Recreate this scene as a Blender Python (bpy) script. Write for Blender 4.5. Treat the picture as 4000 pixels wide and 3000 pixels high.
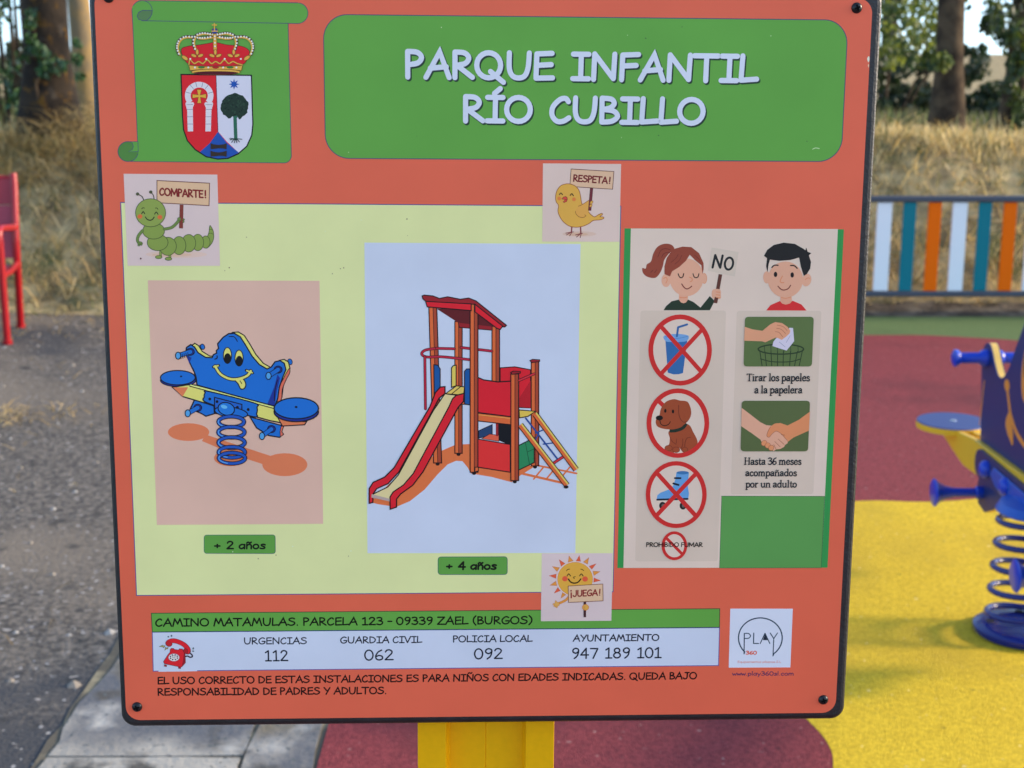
import bpy, bmesh, math, random
from mathutils import Vector, Matrix, Euler, noise
for o in list(bpy.data.objects): bpy.data.objects.remove(o, do_unlink=True)
S = bpy.context.scene
R = math.radians
COL = S.collection

# ---------------------------------------------------------------- camera
FPX, PITCH, EYE = 5600.0, R(12.8), 1.5            # focal length in photo pixels (4000 wide), tilt down, eye height
cd = bpy.data.cameras.new('camera'); cam = bpy.data.objects.new('camera', cd); COL.objects.link(cam)
cam.location = (0, 0, EYE); cam.rotation_euler = (R(90) - PITCH, 0, 0)
cd.sensor_width = 36; cd.lens = 36 * FPX / 4000; cd.clip_start = .05; cd.clip_end = 3000
cd.dof.use_dof = True; cd.dof.focus_distance = 1.17; cd.dof.aperture_fstop = 12.5
S.camera = cam
# ---------------------------------------------------------------- light
SUN_EL, SUN_AZ = R(20), R(5)                    # sun fairly low on the right, a touch behind the sign's face (angle from +X to +Y)
W = bpy.data.worlds.new('World'); S.world = W; W.use_nodes = True
nt = W.node_tree; nt.nodes.clear()
sk = nt.nodes.new('ShaderNodeTexSky'); sk.sky_type = 'NISHITA'; sk.sun_disc = False
sk.sun_elevation = SUN_EL; sk.sun_rotation = R(90) - SUN_AZ
sk.air_density = 1.0; sk.dust_density = 0.8; sk.ozone_density = 1.0
bg = nt.nodes.new('ShaderNodeBackground'); bg.inputs[1].default_value = .15
wo = nt.nodes.new('ShaderNodeOutputWorld'); tcw = nt.nodes.new('ShaderNodeTexCoord'); mpw = nt.nodes.new('ShaderNodeVectorMath'); mpw.operation = 'MULTIPLY_ADD'
mpw.inputs[1].default_value = (1, 1, .86); mpw.inputs[2].default_value = (0, 0, .14)      # lifts the sky's yellowish horizon band below the skyline
nt.links.new(tcw.outputs['Generated'], mpw.inputs[0]); nmw = nt.nodes.new('ShaderNodeVectorMath'); nmw.operation = 'NORMALIZE'
nt.links.new(mpw.outputs[0], nmw.inputs[0]); nt.links.new(nmw.outputs[0], sk.inputs[0]); nt.links.new(sk.outputs[0], bg.inputs[0]); nt.links.new(bg.outputs[0], wo.inputs[0])
sd = bpy.data.lights.new('sun', 'SUN'); sd.energy = 2.0; sd.angle = R(7); sd.color = (1, .80, .56)
so = bpy.data.objects.new('sun', sd); COL.objects.link(so)
sv = Vector((math.cos(SUN_EL) * math.cos(SUN_AZ), math.cos(SUN_EL) * math.sin(SUN_AZ), math.sin(SUN_EL)))
so.rotation_euler = sv.to_track_quat('Z', 'Y').to_euler(); so.location = (8, 2, 9)
S.view_settings.view_transform = 'Standard'; S.view_settings.look = 'None'
S.view_settings.exposure = 1.6; S.view_settings.gamma = 1
S.cycles.use_denoising = True; S.cycles.max_bounces = 6

# ---------------------------------------------------------------- helpers
def lin(c): return c / 12.92 if c <= .04045 else ((c + .055) / 1.055) ** 2.4
INK = (.59, .705, .94)     # how bright a white print comes out on the shaded sign: turns a printed colour seen in the photo into ink colour
def ink(r, g, b): return tuple(min(.92, max(.002, lin(v / 255) / k)) for v, k in zip((r, g, b), INK))
MATS = {}
def mat(name, col, rough=.5, spec=.4, metal=0, noise_=0, nscale=30, bump=0, bscale=60, col2=None, mix=(.4, .6), coat=0):
    if name in MATS: return MATS[name]
    m = bpy.data.materials.new(name); m.use_nodes = True; n = m.node_tree; b = n.nodes['Principled BSDF']
    b.inputs['Base Color'].default_value = (*col, 1); b.inputs['Roughness'].default_value = rough
    b.inputs['Specular IOR Level'].default_value = spec; b.inputs['Metallic'].default_value = metal
    b.inputs['Coat Weight'].default_value = coat; b.inputs['Coat Roughness'].default_value = .15
    tc = n.nodes.new('ShaderNodeTexCoord')
    if noise_ or col2:
        nz = n.nodes.new('ShaderNodeTexNoise'); nz.inputs['Scale'].default_value = nscale; nz.inputs['Detail'].default_value = 5
        n.links.new(tc.outputs['Object'], nz.inputs['Vector'])
        if col2:
            rp = n.nodes.new('ShaderNodeValToRGB'); rp.color_ramp.elements[0].position = mix[0]; rp.color_ramp.elements[1].position = mix[1]
            rp.color_ramp.elements[0].color = (*col, 1); rp.color_ramp.elements[1].color = (*col2, 1)
            n.links.new(nz.outputs['Fac'], rp.inputs[0]); src = rp.outputs[0]
        else:
            hs = n.nodes.new('ShaderNodeHueSaturation'); hs.inputs['Color'].default_value = (*col, 1)
            mr = n.nodes.new('ShaderNodeMapRange'); mr.inputs[1].default_value = .3; mr.inputs[2].default_value = .7
            mr.inputs[3].default_value = 1 - noise_; mr.inputs[4].default_value = 1 + noise_
            n.links.new(nz.outputs['Fac'], mr.inputs[0]); n.links.new(mr.outputs[0], hs.inputs['Value']); src = hs.outputs[0]
        n.links.new(src, b.inputs['Base Color'])
    if bump:
        n2 = n.nodes.new('ShaderNodeTexNoise'); n2.inputs['Scale'].default_value = bscale; n2.inputs['Detail'].default_value = 4
        bp = n.nodes.new('ShaderNodeBump'); bp.inputs['Strength'].default_value = bump; bp.inputs['Distance'].default_value = .01
        n.links.new(tc.outputs['Object'], n2.inputs['Vector']); n.links.new(n2.outputs['Fac'], bp.inputs['Height']); n.links.new(bp.outputs[0], b.inputs['Normal'])
    MATS[name] = m; return m

def link(name, me, parent=None, mats=None):
    o = bpy.data.objects.new(name, me); COL.objects.link(o)
    if parent: o.parent = parent
    for m in (mats or []): me.materials.append(m)
    return o
def tag(o, label=None, cat=None, group=None, kind=None):
    if label: o['label'] = label
    if cat: o['category'] = cat
    if group: o['group'] = group
    if kind: o['kind'] = kind
    return o
def empty(name, loc, label, cat, group=None):
    o = bpy.data.objects.new(name, None); COL.objects.link(o); o.location = loc; o.empty_display_size = .1
    return tag(o, label, cat, group)

class MB:                                          # gathers shapes of ONE mesh
    def __init__(s): s.v = []; s.f = []; s.mi = []; s.cur = 0
    def add(s, vs, fs):
        b = len(s.v); s.v += [tuple(v) for v in vs]
        for f in fs: s.f.append([i + b for i in f]); s.mi.append(s.cur)
    def box(s, c, d, rot=None):
        vs = []
        for x in (-1, 1):
            for y in (-1, 1):
                for z in (-1, 1):
                    p = Vector((x * d[0] / 2, y * d[1] / 2, z * d[2] / 2))
                    if rot: p = rot @ p
                    vs.append(p + Vector(c))
        s.add(vs, [(0, 1, 3, 2), (4, 6, 7, 5), (0, 4, 5, 1), (2, 3, 7, 6), (0, 2, 6, 4), (1, 5, 7, 3)])
    def tube(s, pts, rad, n=10, cap=True):
        pts = [Vector(p) for p in pts]; rad = rad if isinstance(rad, (list, tuple)) else [rad] * len(pts)
        up = Vector((0, 0, 1)); d0 = (pts[1] - pts[0]).normalized()
        if abs(d0.dot(up)) > .95: up = Vector((1, 0, 0))
        sd_ = d0.cross(up).normalized(); rings = []
        for i, p in enumerate(pts):
            d = (pts[min(i + 1, len(pts) - 1)] - pts[max(i - 1, 0)]).normalized()
            sd_ = (sd_ - d * sd_.dot(d)).normalized(); u2 = d.cross(sd_)
            rings.append([p + (sd_ * math.cos(2 * math.pi * k / n) + u2 * math.sin(2 * math.pi * k / n)) * rad[i] for k in range(n)])
        vs = [v for r in rings for v in r]; fs = []
        for i in range(len(pts) - 1):
            for k in range(n): fs.append((i * n + k, i * n + (k + 1) % n, (i + 1) * n + (k + 1) % n, (i + 1) * n + k))
        if cap: fs += [tuple(range(n))[::-1], tuple((len(pts) - 1) * n + k for k in range(n))]
        s.add(vs, fs)
    def prism(s, pts, h0, h1, f):                  # outline pts (2D), f(a, b, h) -> point
        n = len(pts); vs = [f(a, b, h0) for a, b in pts] + [f(a, b, h1) for a, b in pts]
        s.add(vs, [tuple(range(n))[::-1], tuple(range(n, 2 * n))] + [(i, (i + 1) % n, n + (i + 1) % n, n + i) for i in range(n)])
    def build(s, name, mats, parent=None, smooth=False, bevel=0, fix=True):
        me = bpy.data.meshes.new(name); me.from_pydata(s.v, [], s.f)
        for p, i in zip(me.polygons, s.mi): p.material_index = i
        if fix:
            bm = bmesh.new(); bm.from_mesh(me); bmesh.ops.recalc_face_normals(bm, faces=bm.faces); bm.to_mesh(me); bm.free()
        if smooth:
            for p in me.polygons: p.use_smooth = True
            if hasattr(me, 'set_sharp_from_angle'): me.set_sharp_from_angle(angle=R(40))
        o = link(name, me, parent, mats if isinstance(mats, list) else [mats])
        if bevel:
            b = o.modifiers.new('bevel', 'BEVEL'); b.width = bevel; b.segments = 3; b.limit_method = 'ANGLE'; b.angle_limit = R(40)
        return o

def catmull(pts, closed=False, k=6):
    n = len(pts); out = []
    if n < 3: return list(pts)
    for i in range(n if closed else n - 1):
        g = (lambda j: pts[j % n]) if closed else (lambda j: pts[max(0, min(n - 1, j))])
        a, b, c, d = g(i - 1), g(i), g(i + 1), g(i + 2)
        for t in range(k):
            t /= k
            out.append(tuple(.5 * (2 * b[q] + (c[q] - a[q]) * t + (2 * a[q] - 5 * b[q] + 4 * c[q] - d[q]) * t * t + (3 * b[q] - a[q] - 3 * c[q] + d[q]) * t ** 3) for q in (0, 1)))
    if not closed: out.append(tuple(pts[-1]))
    return out
def rrect(x0, y0, x1, y1, r, n=8):
    out = []
    for cx, cy, a0 in ((x1 - r, y1 - r, 0), (x0 + r, y1 - r, 90), (x0 + r, y0 + r, 180), (x1 - r, y0 + r, 270)):
        for i in range(n + 1): a = R(a0 + 90 * i / n); out.append((cx + r * math.cos(a), cy + r * math.sin(a)))
    return out
def rquad(q, r, n=6):                              # a four-cornered outline with rounded corners
    out = []
    for i in range(4):
        p, a, b = Vector(q[i]), Vector(q[i - 1]), Vector(q[(i + 1) % 4])
        s0 = p + (a - p).normalized() * r; s1 = p + (b - p).normalized() * r
        for t in range(n + 1):
            t /= n; v = s0 * (1 - t) ** 2 + p * 2 * t * (1 - t) + s1 * t * t; out.append((v.x, v.y))
    return out
def ellp(cx, cy, rx, ry, n=28, rot=0, a0=0, a1=360):
    out = []; cr, sr = math.cos(R(rot)), math.sin(R(rot)); full = abs(a1 - a0) >= 360
    for i in range(n if full else n + 1):
        a = R(a0 + (a1 - a0) * i / n); x, y = rx * math.cos(a), ry * math.sin(a); out.append((cx + x * cr - y * sr, cy + x * sr + y * cr))
    return out

# ================================================================ the sign: its plane in the camera's view
dv = Vector((-235, 29816, FPX)).normalized(); dh = Vector((127000, 50, FPX)); dh = (dh - dv * dh.dot(dv)).normalized(); dn = dh.cross(dv)
CAMR = cam.rotation_euler.to_matrix()
def c2w(v): return CAMR @ Vector((v[0], -v[1], -v[2]))
PX0 = Vector((1884., 1400.)); D0 = 1.161
org_c = Vector(((PX0.x - 2000) / FPX, (PX0.y - 1500) / FPX, 1)) * D0
def loc(x, y):                                     # photo pixel on the sign face -> metres on the sign (right, up)
    d = Vector(((x - 2000) / FPX, (y - 1500) / FPX, 1)); t = org_c.dot(dn) / d.dot(dn); p = d * t - org_c
    return (p.dot(dh), -p.dot(dv))
SX, SZ = c2w(dh), -c2w(dv); SY = SZ.cross(SX)      # sign axes in the world: right, up, and away from the viewer
SIGN_O = Vector((0, 0, EYE)) + c2w(org_c)
foot_t = SIGN_O.z / SZ.z
sign = empty('information_sign', SIGN_O - SZ * foot_t, 'orange playground information board with pictures and rules, on a yellow post', 'sign')
sign.rotation_euler = Matrix((SX, SY, SZ)).transposed().to_euler()
def SL(u, v, h=0): return (u, -h, v + foot_t)      # sign face coordinates -> local to the sign's empty (h = height above the face)

# ---------------------------------------------------------------- printing on the face
class Art:
    def __init__(s, name, base=.00003, step=.0000032, parent=None):
        s.name = name; s.h = base; s.step = step; s.m = MB(); s.mats = []; s.cx = (0, 0, 1)
    def crop(s, x0, y0, k): s.cx = (x0, y0, k); return s
    def P(s, p): x0, y0, k = s.cx; return loc(x0 + p[0] / k, y0 + p[1] / k)
    def col(s, c):
        key = 'print_%d_%d_%d' % tuple(c); m = MATS.get(key) or mat(key, ink(*c), .42, .22, noise_=.045, nscale=14)
        if m not in s.mats: s.mats.append(m)
        s.m.cur = s.mats.index(m)
    def lay(s, n=1): s.h += s.step * n
    def poly(s, pts, c, smooth=False, o=None, ow=0):
        if smooth: pts = catmull(pts, True)
        s.raw([s.P(p) for p in pts], c)
        if o: s.stroke(pts, ow, o, closed=True)
        return s
    def raw(s, pts, c): s.col(c); s.lay(); s.m.add([SL(u, v, s.h) for u, v in pts], [tuple(range(len(pts)))])
    def ell(s, cx, cy, rx, ry, c, rot=0, o=None, ow=0, n=28): return s.poly(ellp(cx, cy, rx, ry, n, rot), c, False, o, ow)
    def stroke(s, pts, w, c, smooth=False, closed=False, cap=True):
        if smooth: pts = catmull(pts, closed)
        s.rawstroke([s.P(p) for p in pts], w / s.cx[2] * D0 / FPX, c, closed, cap); return s
    def rawstroke(s, pts, w, c, closed=False, cap=True):
        q = [Vector(pts[0])]
        for p in pts[1:]:
            if (Vector(p) - q[-1]).length > 1e-6: q.append(Vector(p))
        if closed and (q[0] - q[-1]).length < 1e-6: q.pop()
        n = len(q); s.col(c); s.lay(); r = w / 2
        if n == 1:
            s.m.add([SL(q[0].x + r * math.cos(a * .5236), q[0].y + r * math.sin(a * .5236), s.h) for a in range(12)], [tuple(range(12))]); return
        L, Rr = [], []
        for i in range(n):
            a = q[i] - q[i - 1] if (closed or i > 0) else q[1] - q[0]
            b = q[(i + 1) % n] - q[i] if (closed or i < n - 1) else a
            a = a.normalized(); b = b.normalized(); t = a + b
            t = t.normalized() if t.length > .05 else a
            nn = Vector((-t.y, t.x)); k = r / max(.45, nn.dot(Vector((-a.y, a.x)))); L.append(q[i] + nn * k); Rr.append(q[i] - nn * k)
        if cap and not closed:
            def arc(c0, d):
                a0 = math.atan2(d.y, d.x); return [c0 + Vector((math.cos(a0 + t), math.sin(a0 + t))) * r for t in (math.pi * (k / 6 - .5) for k in range(1, 6))]
            e = arc(q[-1], q[-1] - q[-2]); b = arc(q[0], q[0] - q[1])
        else: e, b = [], []
        vs = L + Rr; fs = [(i, (i + 1) % n, n + (i + 1) % n, n + i) for i in range(n if closed else n - 1)]
        if e:
            k0 = len(vs); vs += e; fs.append((2 * n - 1, *range(k0, k0 + 5), n - 1))
            k0 = len(vs); vs += b; fs.append((0, *range(k0, k0 + 5), n))
        s.m.add([SL(v.x, v.y, s.h) for v in vs], fs)
    def text(s, txt, p0, p1, cap, w, c, font=None, sx=0, sy=0, slant=0, space=34, wk=None):
        font = font or COMIC; a, b = Vector(s.P(p0)), Vector(s.P(p1)); kx = D0 / FPX / s.cx[2]
        ch = cap * kx; d = b - a; tot = 0; items = []
        for chx in txt:
            if chx == ' ': tot += space; continue
            wd, st = font[chx]; items.append((tot, st)); tot += wd
        def xs(g): return [x for k, p in g[1] for x in ((p[0][0] - p[1][0], p[0][0] + p[1][0]) if k == 'e' else [q[0] for q in p])]
        tot -= font[txt[-1]][0] - max(xs(font[txt[-1]])); x0 = min(xs(font[txt[0]])); f = d.length / (tot - x0); ex = d.normalized(); ey = Vector((0, 1)); h0 = s.h
        for off, st in items:
            s.h = h0
            for kind, pts in st:
                ww = w * kx; pp = pts
                if 'e' in kind: pp = ellp(*pts[0], *pts[1], 24)
                elif 's' in kind: pp = catmull(pts, 'c' in kind, 5)
                if 't' in kind: ww *= (wk or .62)
                g = [a + ex * ((x - x0 + off) * f + slant * y * ch / 100) + ey * (y * ch / 100) + Vector((sx, sy)) * kx for x, y in pp]
                s.rawstroke(g, ww, c, 'c' in kind or 'e' in kind, True)
        s.h = h0 + 5 * s.step
        return s
    def build(s, parent=None): return s.m.build(s.name, s.mats, parent, fix=False)

L_, S_ = 'l', 's'
def _l(*p): return ('l', p)
def _s(*p): return ('s', p)
def _e(cx, cy, rx, ry): return ('e', ((cx, cy), (rx, ry)))
_bowlP = _s((8, 100), (34, 97), (46, 78), (36, 56), (9, 48))
COMIC = {
 'A': (74, [_l((2, 0), (40, 100), (66, 0)), _l((14, 36), (58, 42))]),
 'B': (60, [_l((8, 100), (8, 2)), _s((8, 100), (34, 96), (42, 78), (30, 60), (8, 54)), _s((8, 54), (40, 48), (52, 26), (36, 6), (8, 2))]),
 'C': (64, [_s((52, 84), (44, 97), (28, 92), (9, 62), (7, 28), (20, 4), (38, 4), (54, 18))]),
 'D': (72, [_l((8, 100), (8, 2)), _s((8, 100), (40, 88), (60, 58), (52, 22), (30, 5), (8, 2))]),
 'E': (60, [_l((52, 100), (10, 97)), _l((10, 97), (8, 2)), _l((8, 2), (54, 4)), _l((9, 52), (50, 56))]),
 'F': (58, [_l((54, 100), (10, 97)), _l((10, 97), (8, 0)), _l((9, 54), (48, 57))]),
 'G': (74, [_s((60, 88), (46, 99), (28, 92), (9, 62), (9, 28), (24, 4), (46, 4), (62, 20), (64, 42)), _l((38, 43), (66, 43))]),
 'H': (72, [_l((8, 100), (8, 0)), _l((62, 100), (62, 0)), _l((8, 52), (62, 52))]),
 'I': (54, [_l((5, 98), (48, 98)), _l((27, 98), (26, 2)), _l((4, 2), (48, 2))]),
 'J': (66, [_l((22, 98), (62, 98)), _s((44, 98), (43, 30), (32, 6), (16, 4), (4, 20))]),
 'L': (54, [_l((9, 100), (6, 4)), _l((6, 4), (50, 9))]),
 'M': (88, [_l((4, 0), (20, 100)), _l((20, 100), (42, 30)), _l((42, 30), (62, 100)), _l((62, 100), (80, 0))]),
 'N': (78, [_l((8, 0), (10, 100)), _l((10, 100), (63, 4)), _l((63, 4), (66, 100))]),
 'O': (80, [_e(37, 50, 33, 49)]),
 'P': (56, [_l((8, 100), (8, 0)), _bowlP]),
 'Q': (86, [_e(37, 50, 33, 49), _l((42, 26), (78, -16))]),
 'R': (64, [_l((8, 100), (8, 0)), _bowlP, _l((14, 48), (56, 2))]),
 'S': (68, [_s((56, 90), (40, 100), (18, 92), (14, 72), (32, 56), (54, 43), (56, 22), (38, 4), (18, 4), (2, 16))]),
 'T': (72, [_l((0, 98), (66, 98)), _l((34, 98), (33, 0))]),
 'U': (74, [_s((8, 100), (8, 40), (17, 10), (34, 2), (51, 11), (60, 44), (63, 100))]),
 'V': (66, [_l((2, 100), (28, 2)), _l((28, 2), (60, 100))]),
 'Y': (66, [_l((4, 100), (31, 50)), _l((60, 100), (22, 0))]),
 'Z': (68, [_l((6, 98), (60, 98)), _l((60, 98), (4, 2)), _l((4, 2), (62, 2))]),
 '0': (62, [_e(28, 50, 25, 49)]),
 '1': (56, [_l((8, 82), (28, 100)), _l((28, 100), (28, 2)), _l((8, 2), (48, 2))]),
 '2': (62, [_s((8, 80), (16, 96), (32, 100), (46, 88), (46, 68), (28, 38), (6, 4)), _l((6, 4), (54, 4))]),
 '3': (60, [_s((8, 92), (26, 100), (43, 90), (42, 66), (22, 55)), _s((22, 55), (48, 44), (50, 22), (32, 2), (6, 10))]),
 '4': (64, [_l((40, 0), (40, 100)), _l((40, 100), (4, 34)), _l((4, 34), (56, 34))]),
 '6': (60, [_s((44, 98), (22, 78), (8, 42), (12, 12), (30, 2), (48, 14), (47, 36), (28, 46), (10, 34))]),
 '7': (62, [_l((6, 96), (54, 96)), _l((54, 96), (24, 0))]),
 '8': (62, [_e(28, 76, 18, 22), _e(28, 28, 22, 26)]),
 '9': (60, [_s((47, 68), (30, 52), (12, 64), (12, 86), (28, 100), (46, 90), (48, 64), (40, 26), (20, 0))]),
 '.': (26, [_l((10, 3), (10, 4))]), '-': (44, [_l((6, 46), (36, 46))]), '+': (62, [_l((4, 40), (44, 40)), _l((24, 60), (24, 20))]),
 '(': (40, [_s((30, 112), (12, 76), (12, 28), (30, -12))]), ')': (40, [_s((6, 112), (26, 76), (26, 28), (6, -12))]),
 '!': (26, [_l((12, 100), (10, 32)), _l((10, 3), (10, 4))]),
 'a': (56, [_s((46, 52), (26, 60), (8, 42), (8, 16), (24, 3), (42, 22)), _l((47, 60), (46, 2))]),
 'o': (56, [_e(26, 31, 21, 29)]), 's': (48, [_s((42, 54), (26, 61), (12, 52), (18, 38), (36, 26), (38, 10), (22, 2), (4, 8))]),
 'n': (54, [_l((8, 60), (8, 2)), _s((8, 38), (20, 58), (36, 57), (43, 40), (43, 2))]),
 'w': (64, [_l((2, 60), (15, 4)), _l((15, 4), (30, 46)), _l((30, 46), (45, 4)), _l((45, 4), (58, 60))]),
 'p': (54, [_l((8, 60), (8, -34)), _s((8, 50), (28, 60), (45, 44), (43, 14), (24, 2), (8, 12))]),
 'l': (24, [_l((10, 104), (10, 2))]), 'y': (54, [_l((4, 60), (24, 14)), _l((46, 60), (14, -34))]),
 'c': (52, [_s((42, 50), (26, 60), (8, 42), (8, 18), (24, 2), (42, 12))]),
 'm': (80, [_l((8, 60), (8, 2)), _s((8, 40), (18, 58), (32, 56), (37, 38), (37, 2)), _s((37, 38), (48, 58), (62, 56), (68, 40), (68, 2))]),
}
COMIC['Í'] = (54, COMIC['I'][1] + [_l((24, 114), (40, 134))])
COMIC['Ñ'] = (78, COMIC['N'][1] + [_s((20, 116), (30, 126), (44, 117), (54, 127))])
COMIC['ñ'] = (54, COMIC['n'][1] + [_s((8, 80), (18, 90), (32, 80), (42, 90))])
SANS = dict(COMIC); SANS['I'] = (24, [_l((12, 100), (12, 0))]); SANS['J'] = (58, [_s((44, 100), (44, 28), (34, 5), (16, 3), (4, 18))])
SANS['A'] = (72, [_l((2, 0), (34, 100)), _l((34, 100), (66, 0)), _l((14, 32), (54, 32))])
SANS['M'] = (92, [_l((6, 0), (12, 100)), _l((12, 100), (44, 22)), _l((44, 22), (76, 100)), _l((76, 100), (82, 0))])
SANS['U'] = (72, [_s((8, 100), (8, 30), (18, 6), (34, 1), (50, 6), (60, 30), (60, 100))])
SANS['!'] = (40, [_l((26, 100), (24, 32)), _l((24, 3), (24, 4))]); SANS['L'] = (52, [_l((8, 100), (8, 2)), _l((8, 2), (46, 2))]); SANS['E'] = (58, [_l((50, 98), (8, 98)), _l((8, 98), (8, 2)), _l((8, 2), (50, 2)), _l((8, 52), (44, 52))])
SANS['F'] = (54, [_l((50, 98), (8, 98)), _l((8, 98), (8, 0)), _l((8, 52), (42, 52))])
SANS['q'] = (56, [_e(26, 31, 21, 29), _l((47, 60), (47, -34))]); SANS['u'] = (54, [_s((8, 60), (8, 22), (18, 3), (36, 6), (44, 26)), _l((44, 60), (44, 2))])
SANS['i'] = (22, [_l((10, 60), (10, 2)), _l((10, 82), (10, 84))]); SANS['e'] = (54, [_s((8, 32), (44, 32), (40, 54), (24, 60), (8, 42), (8, 16), (24, 2), (42, 12))])
SANS['t'] = (36, [_l((16, 88), (16, 4)), _l((4, 60), (30, 60))]); SANS['r'] = (38, [_l((8, 60), (8, 2)), _s((8, 36), (20, 56), (32, 58))])
SANS['b'] = (56, [_l((8, 104), (8, 2)), _e(28, 31, 20, 29)]); SANS['a'] = (56, [_e(26, 31, 20, 29), _l((46, 60), (46, 2))])
def _t(*p): return ('t', p)                        # thin stroke: serifs
def _sv(x, y, k=7): return _t((x - k, y), (x + k, y))
SERIF = {
 'T': (58, [_l((28, 98), (28, 2)), _t((2, 98), (54, 98)), _t((2, 98), (2, 84)), _t((54, 98), (54, 84)), _sv(28, 1, 11)]),
 'H': (66, [_l((12, 98), (12, 2)), _l((52, 98), (52, 2)), _t((12, 52), (52, 52)), _sv(12, 99, 9), _sv(12, 1, 9), _sv(52, 99, 9), _sv(52, 1, 9)]),
 'i': (26, [_l((12, 62), (12, 2)), _l((12, 88), (12, 90)), _sv(12, 1, 9), _t((3, 61), (12, 62))]),
 'r': (38, [_l((10, 62), (10, 2)), _sv(12, 1, 10), _t((2, 61), (10, 62)), _s((10, 38), (20, 58), (32, 60))]),
 'a': (46, [_s((8, 54), (20, 64), (33, 56), (34, 36)), _l((34, 36), (34, 6)), _s((34, 38), (14, 32), (6, 16), (16, 2), (34, 14)), _t((34, 5), (43, 2))]),
 'l': (26, [_l((12, 104), (12, 2)), _sv(12, 1, 9), _t((3, 103), (12, 104))]),
 'o': (46, [_e(21, 32, 17, 31)]), 's': (38, [_s((30, 54), (18, 64), (7, 52), (14, 38), (29, 26), (31, 10), (18, 1), (4, 10))]),
 'p': (48, [_l((10, 62), (10, -34)), _s((10, 48), (26, 64), (41, 46), (39, 14), (24, 1), (10, 12)), _sv(12, -34, 10), _t((2, 61), (10, 62))]),
 'e': (44, [_t((8, 34), (36, 36)), _s((36, 36), (32, 58), (20, 63), (7, 44), (7, 18), (20, 1), (36, 12))]),
 't': (32, [_s((14, 82), (14, 14), (20, 2), (29, 6)), _t((3, 61), (28, 61))]),
 'm': (76, [_l((10, 62), (10, 2)), _s((10, 44), (20, 62), (32, 58), (36, 40), (36, 2)), _s((36, 42), (46, 62), (58, 58), (62, 40), (62, 2)), _sv(11, 1, 9), _sv(37, 1, 9), _sv(63, 1, 9), _t((2, 61), (10, 62))]),
 'n': (52, [_l((10, 62), (10, 2)), _s((10, 44), (22, 62), (36, 58), (40, 40), (40, 2)), _sv(11, 1, 9), _sv(41, 1, 9), _t((2, 61), (10, 62))]),
 'c': (42, [_s((34, 50), (22, 63), (7, 46), (7, 18), (20, 1), (35, 12))]),
 'd': (50, [_l((38, 104), (38, 4)), _s((38, 52), (22, 63), (7, 44), (8, 14), (22, 1), (38, 14)), _t((29, 103), (38, 104)), _t((38, 3), (47, 2))]),
 'u': (52, [_s((10, 62), (10, 20), (18, 2), (32, 5), (40, 22)), _l((40, 62), (40, 4)), _t((2, 61), (10, 62)), _t((32, 61), (40, 62)), _t((40, 3), (48, 2))]),
 '3': (46, [_s((6, 88), (20, 98), (35, 88), (33, 66), (16, 54)), _s((16, 54), (38, 44), (40, 18), (24, 2), (5, 10))]),
 '6': (48, [_s((38, 98), (18, 80), (7, 44), (10, 12), (24, 1), (40, 14), (38, 40), (22, 50), (8, 34))]),
}
SERIF['ñ'] = (52, SERIF['n'][1] + [_t((10, 82), (20, 90)), _t((20, 90), (30, 80)), _t((30, 80), (40, 88))])

# ---------------------------------------------------------------- board, face plate, screws, post
def px_rect(l0, l1, r0, r1, top, bot):             # pixel edges -> upright rectangle on the sign
    u0 = (loc(l0, 300)[0] + loc(l1, 2600)[0]) / 2; u1 = (loc(r0, 300)[0] + loc(r1, 2600)[0]) / 2
    return u0, loc(1900, bot)[1], u1, loc(1900, top)[1]
black = mat('black_board_plastic', (.012, .012, .014), .42, .5, noise_=.3, nscale=60, bump=.15, bscale=500)
b0 = px_rect(357, 461, 3433, 3314.6, -66, 2829)
bm_ = MB(); bm_.prism(rrect(*b0, .012), .0008, .021, lambda a, b, h: SL(a, b, -h)); board = bm_.build('backing_board', black, sign, bevel=.0045)
p0 = px_rect(383.5, 482.5, 3391.3, 3275, -24, 2798.5)
orange = mat('orange_printed_plate', ink(197, 90, 71), .4, .3, noise_=.045, nscale=11, bump=.02, bscale=900)
bm_ = MB(); bm_.prism(rrect(*p0, .0118, 12), 0, .0014, lambda a, b, h: SL(a, b, -h)); plate = bm_.build('face_panel', orange, sign)
plate['label'] = 'orange face plate carrying all the printed pictures and lettering'
screwm = mat('black_screw_metal', (.016, .017, .02), .32, .5, .4)
def screw(x, y):
    u, v = loc(x, y); r = .0043; m = MB(); rings = 5; n = 22; vs = []; fs = []
    for i in range(rings + 1):
        a = math.pi / 2 * i / rings; rr = r * math.cos(a) if i < rings else 0; h = .0026 * math.sin(a) + .0002
        if i == rings: vs.append(SL(u, v, h))
        else: vs += [SL(u + rr * math.cos(2 * math.pi * k / n), v + rr * math.sin(2 * math.pi * k / n), h) for k in range(n)]
    for i in range(rings - 1):
        for k in range(n): fs.append((i * n + k, i * n + (k + 1) % n, (i + 1) * n + (k + 1) % n, (i + 1) * n + k))
    t = (rings - 1) * n
    for k in range(n): fs.append((t + k, t + (k + 1) % n, rings * n))
    m.add(vs, fs); o = m.build('screw', screwm, sign, smooth=True)
    c = MB(); w = .0007; l = .0024; ang = .35
    pts = [(-w, -w), (-w, -l), (w, -l), (w, -w), (l, -w), (l, w), (w, w), (w, l), (-w, l), (-w, w), (-l, w), (-l, -w)]
    pts = [(u + a * math.cos(ang) - b * math.sin(ang), v + a * math.sin(ang) + b * math.cos(ang)) for a, b in pts]
    c.add([SL(a, b, .00295) for a, b in pts], [tuple(range(12))]); c.build('cross_slot', mat('screw_slot_black', (.003, .003, .003), .9, .1), o, fix=False)
for q in ((424, -11), (3346.5, 31), (535.6, 2761), (3215.7, 2733)): screw(*q)

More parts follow.
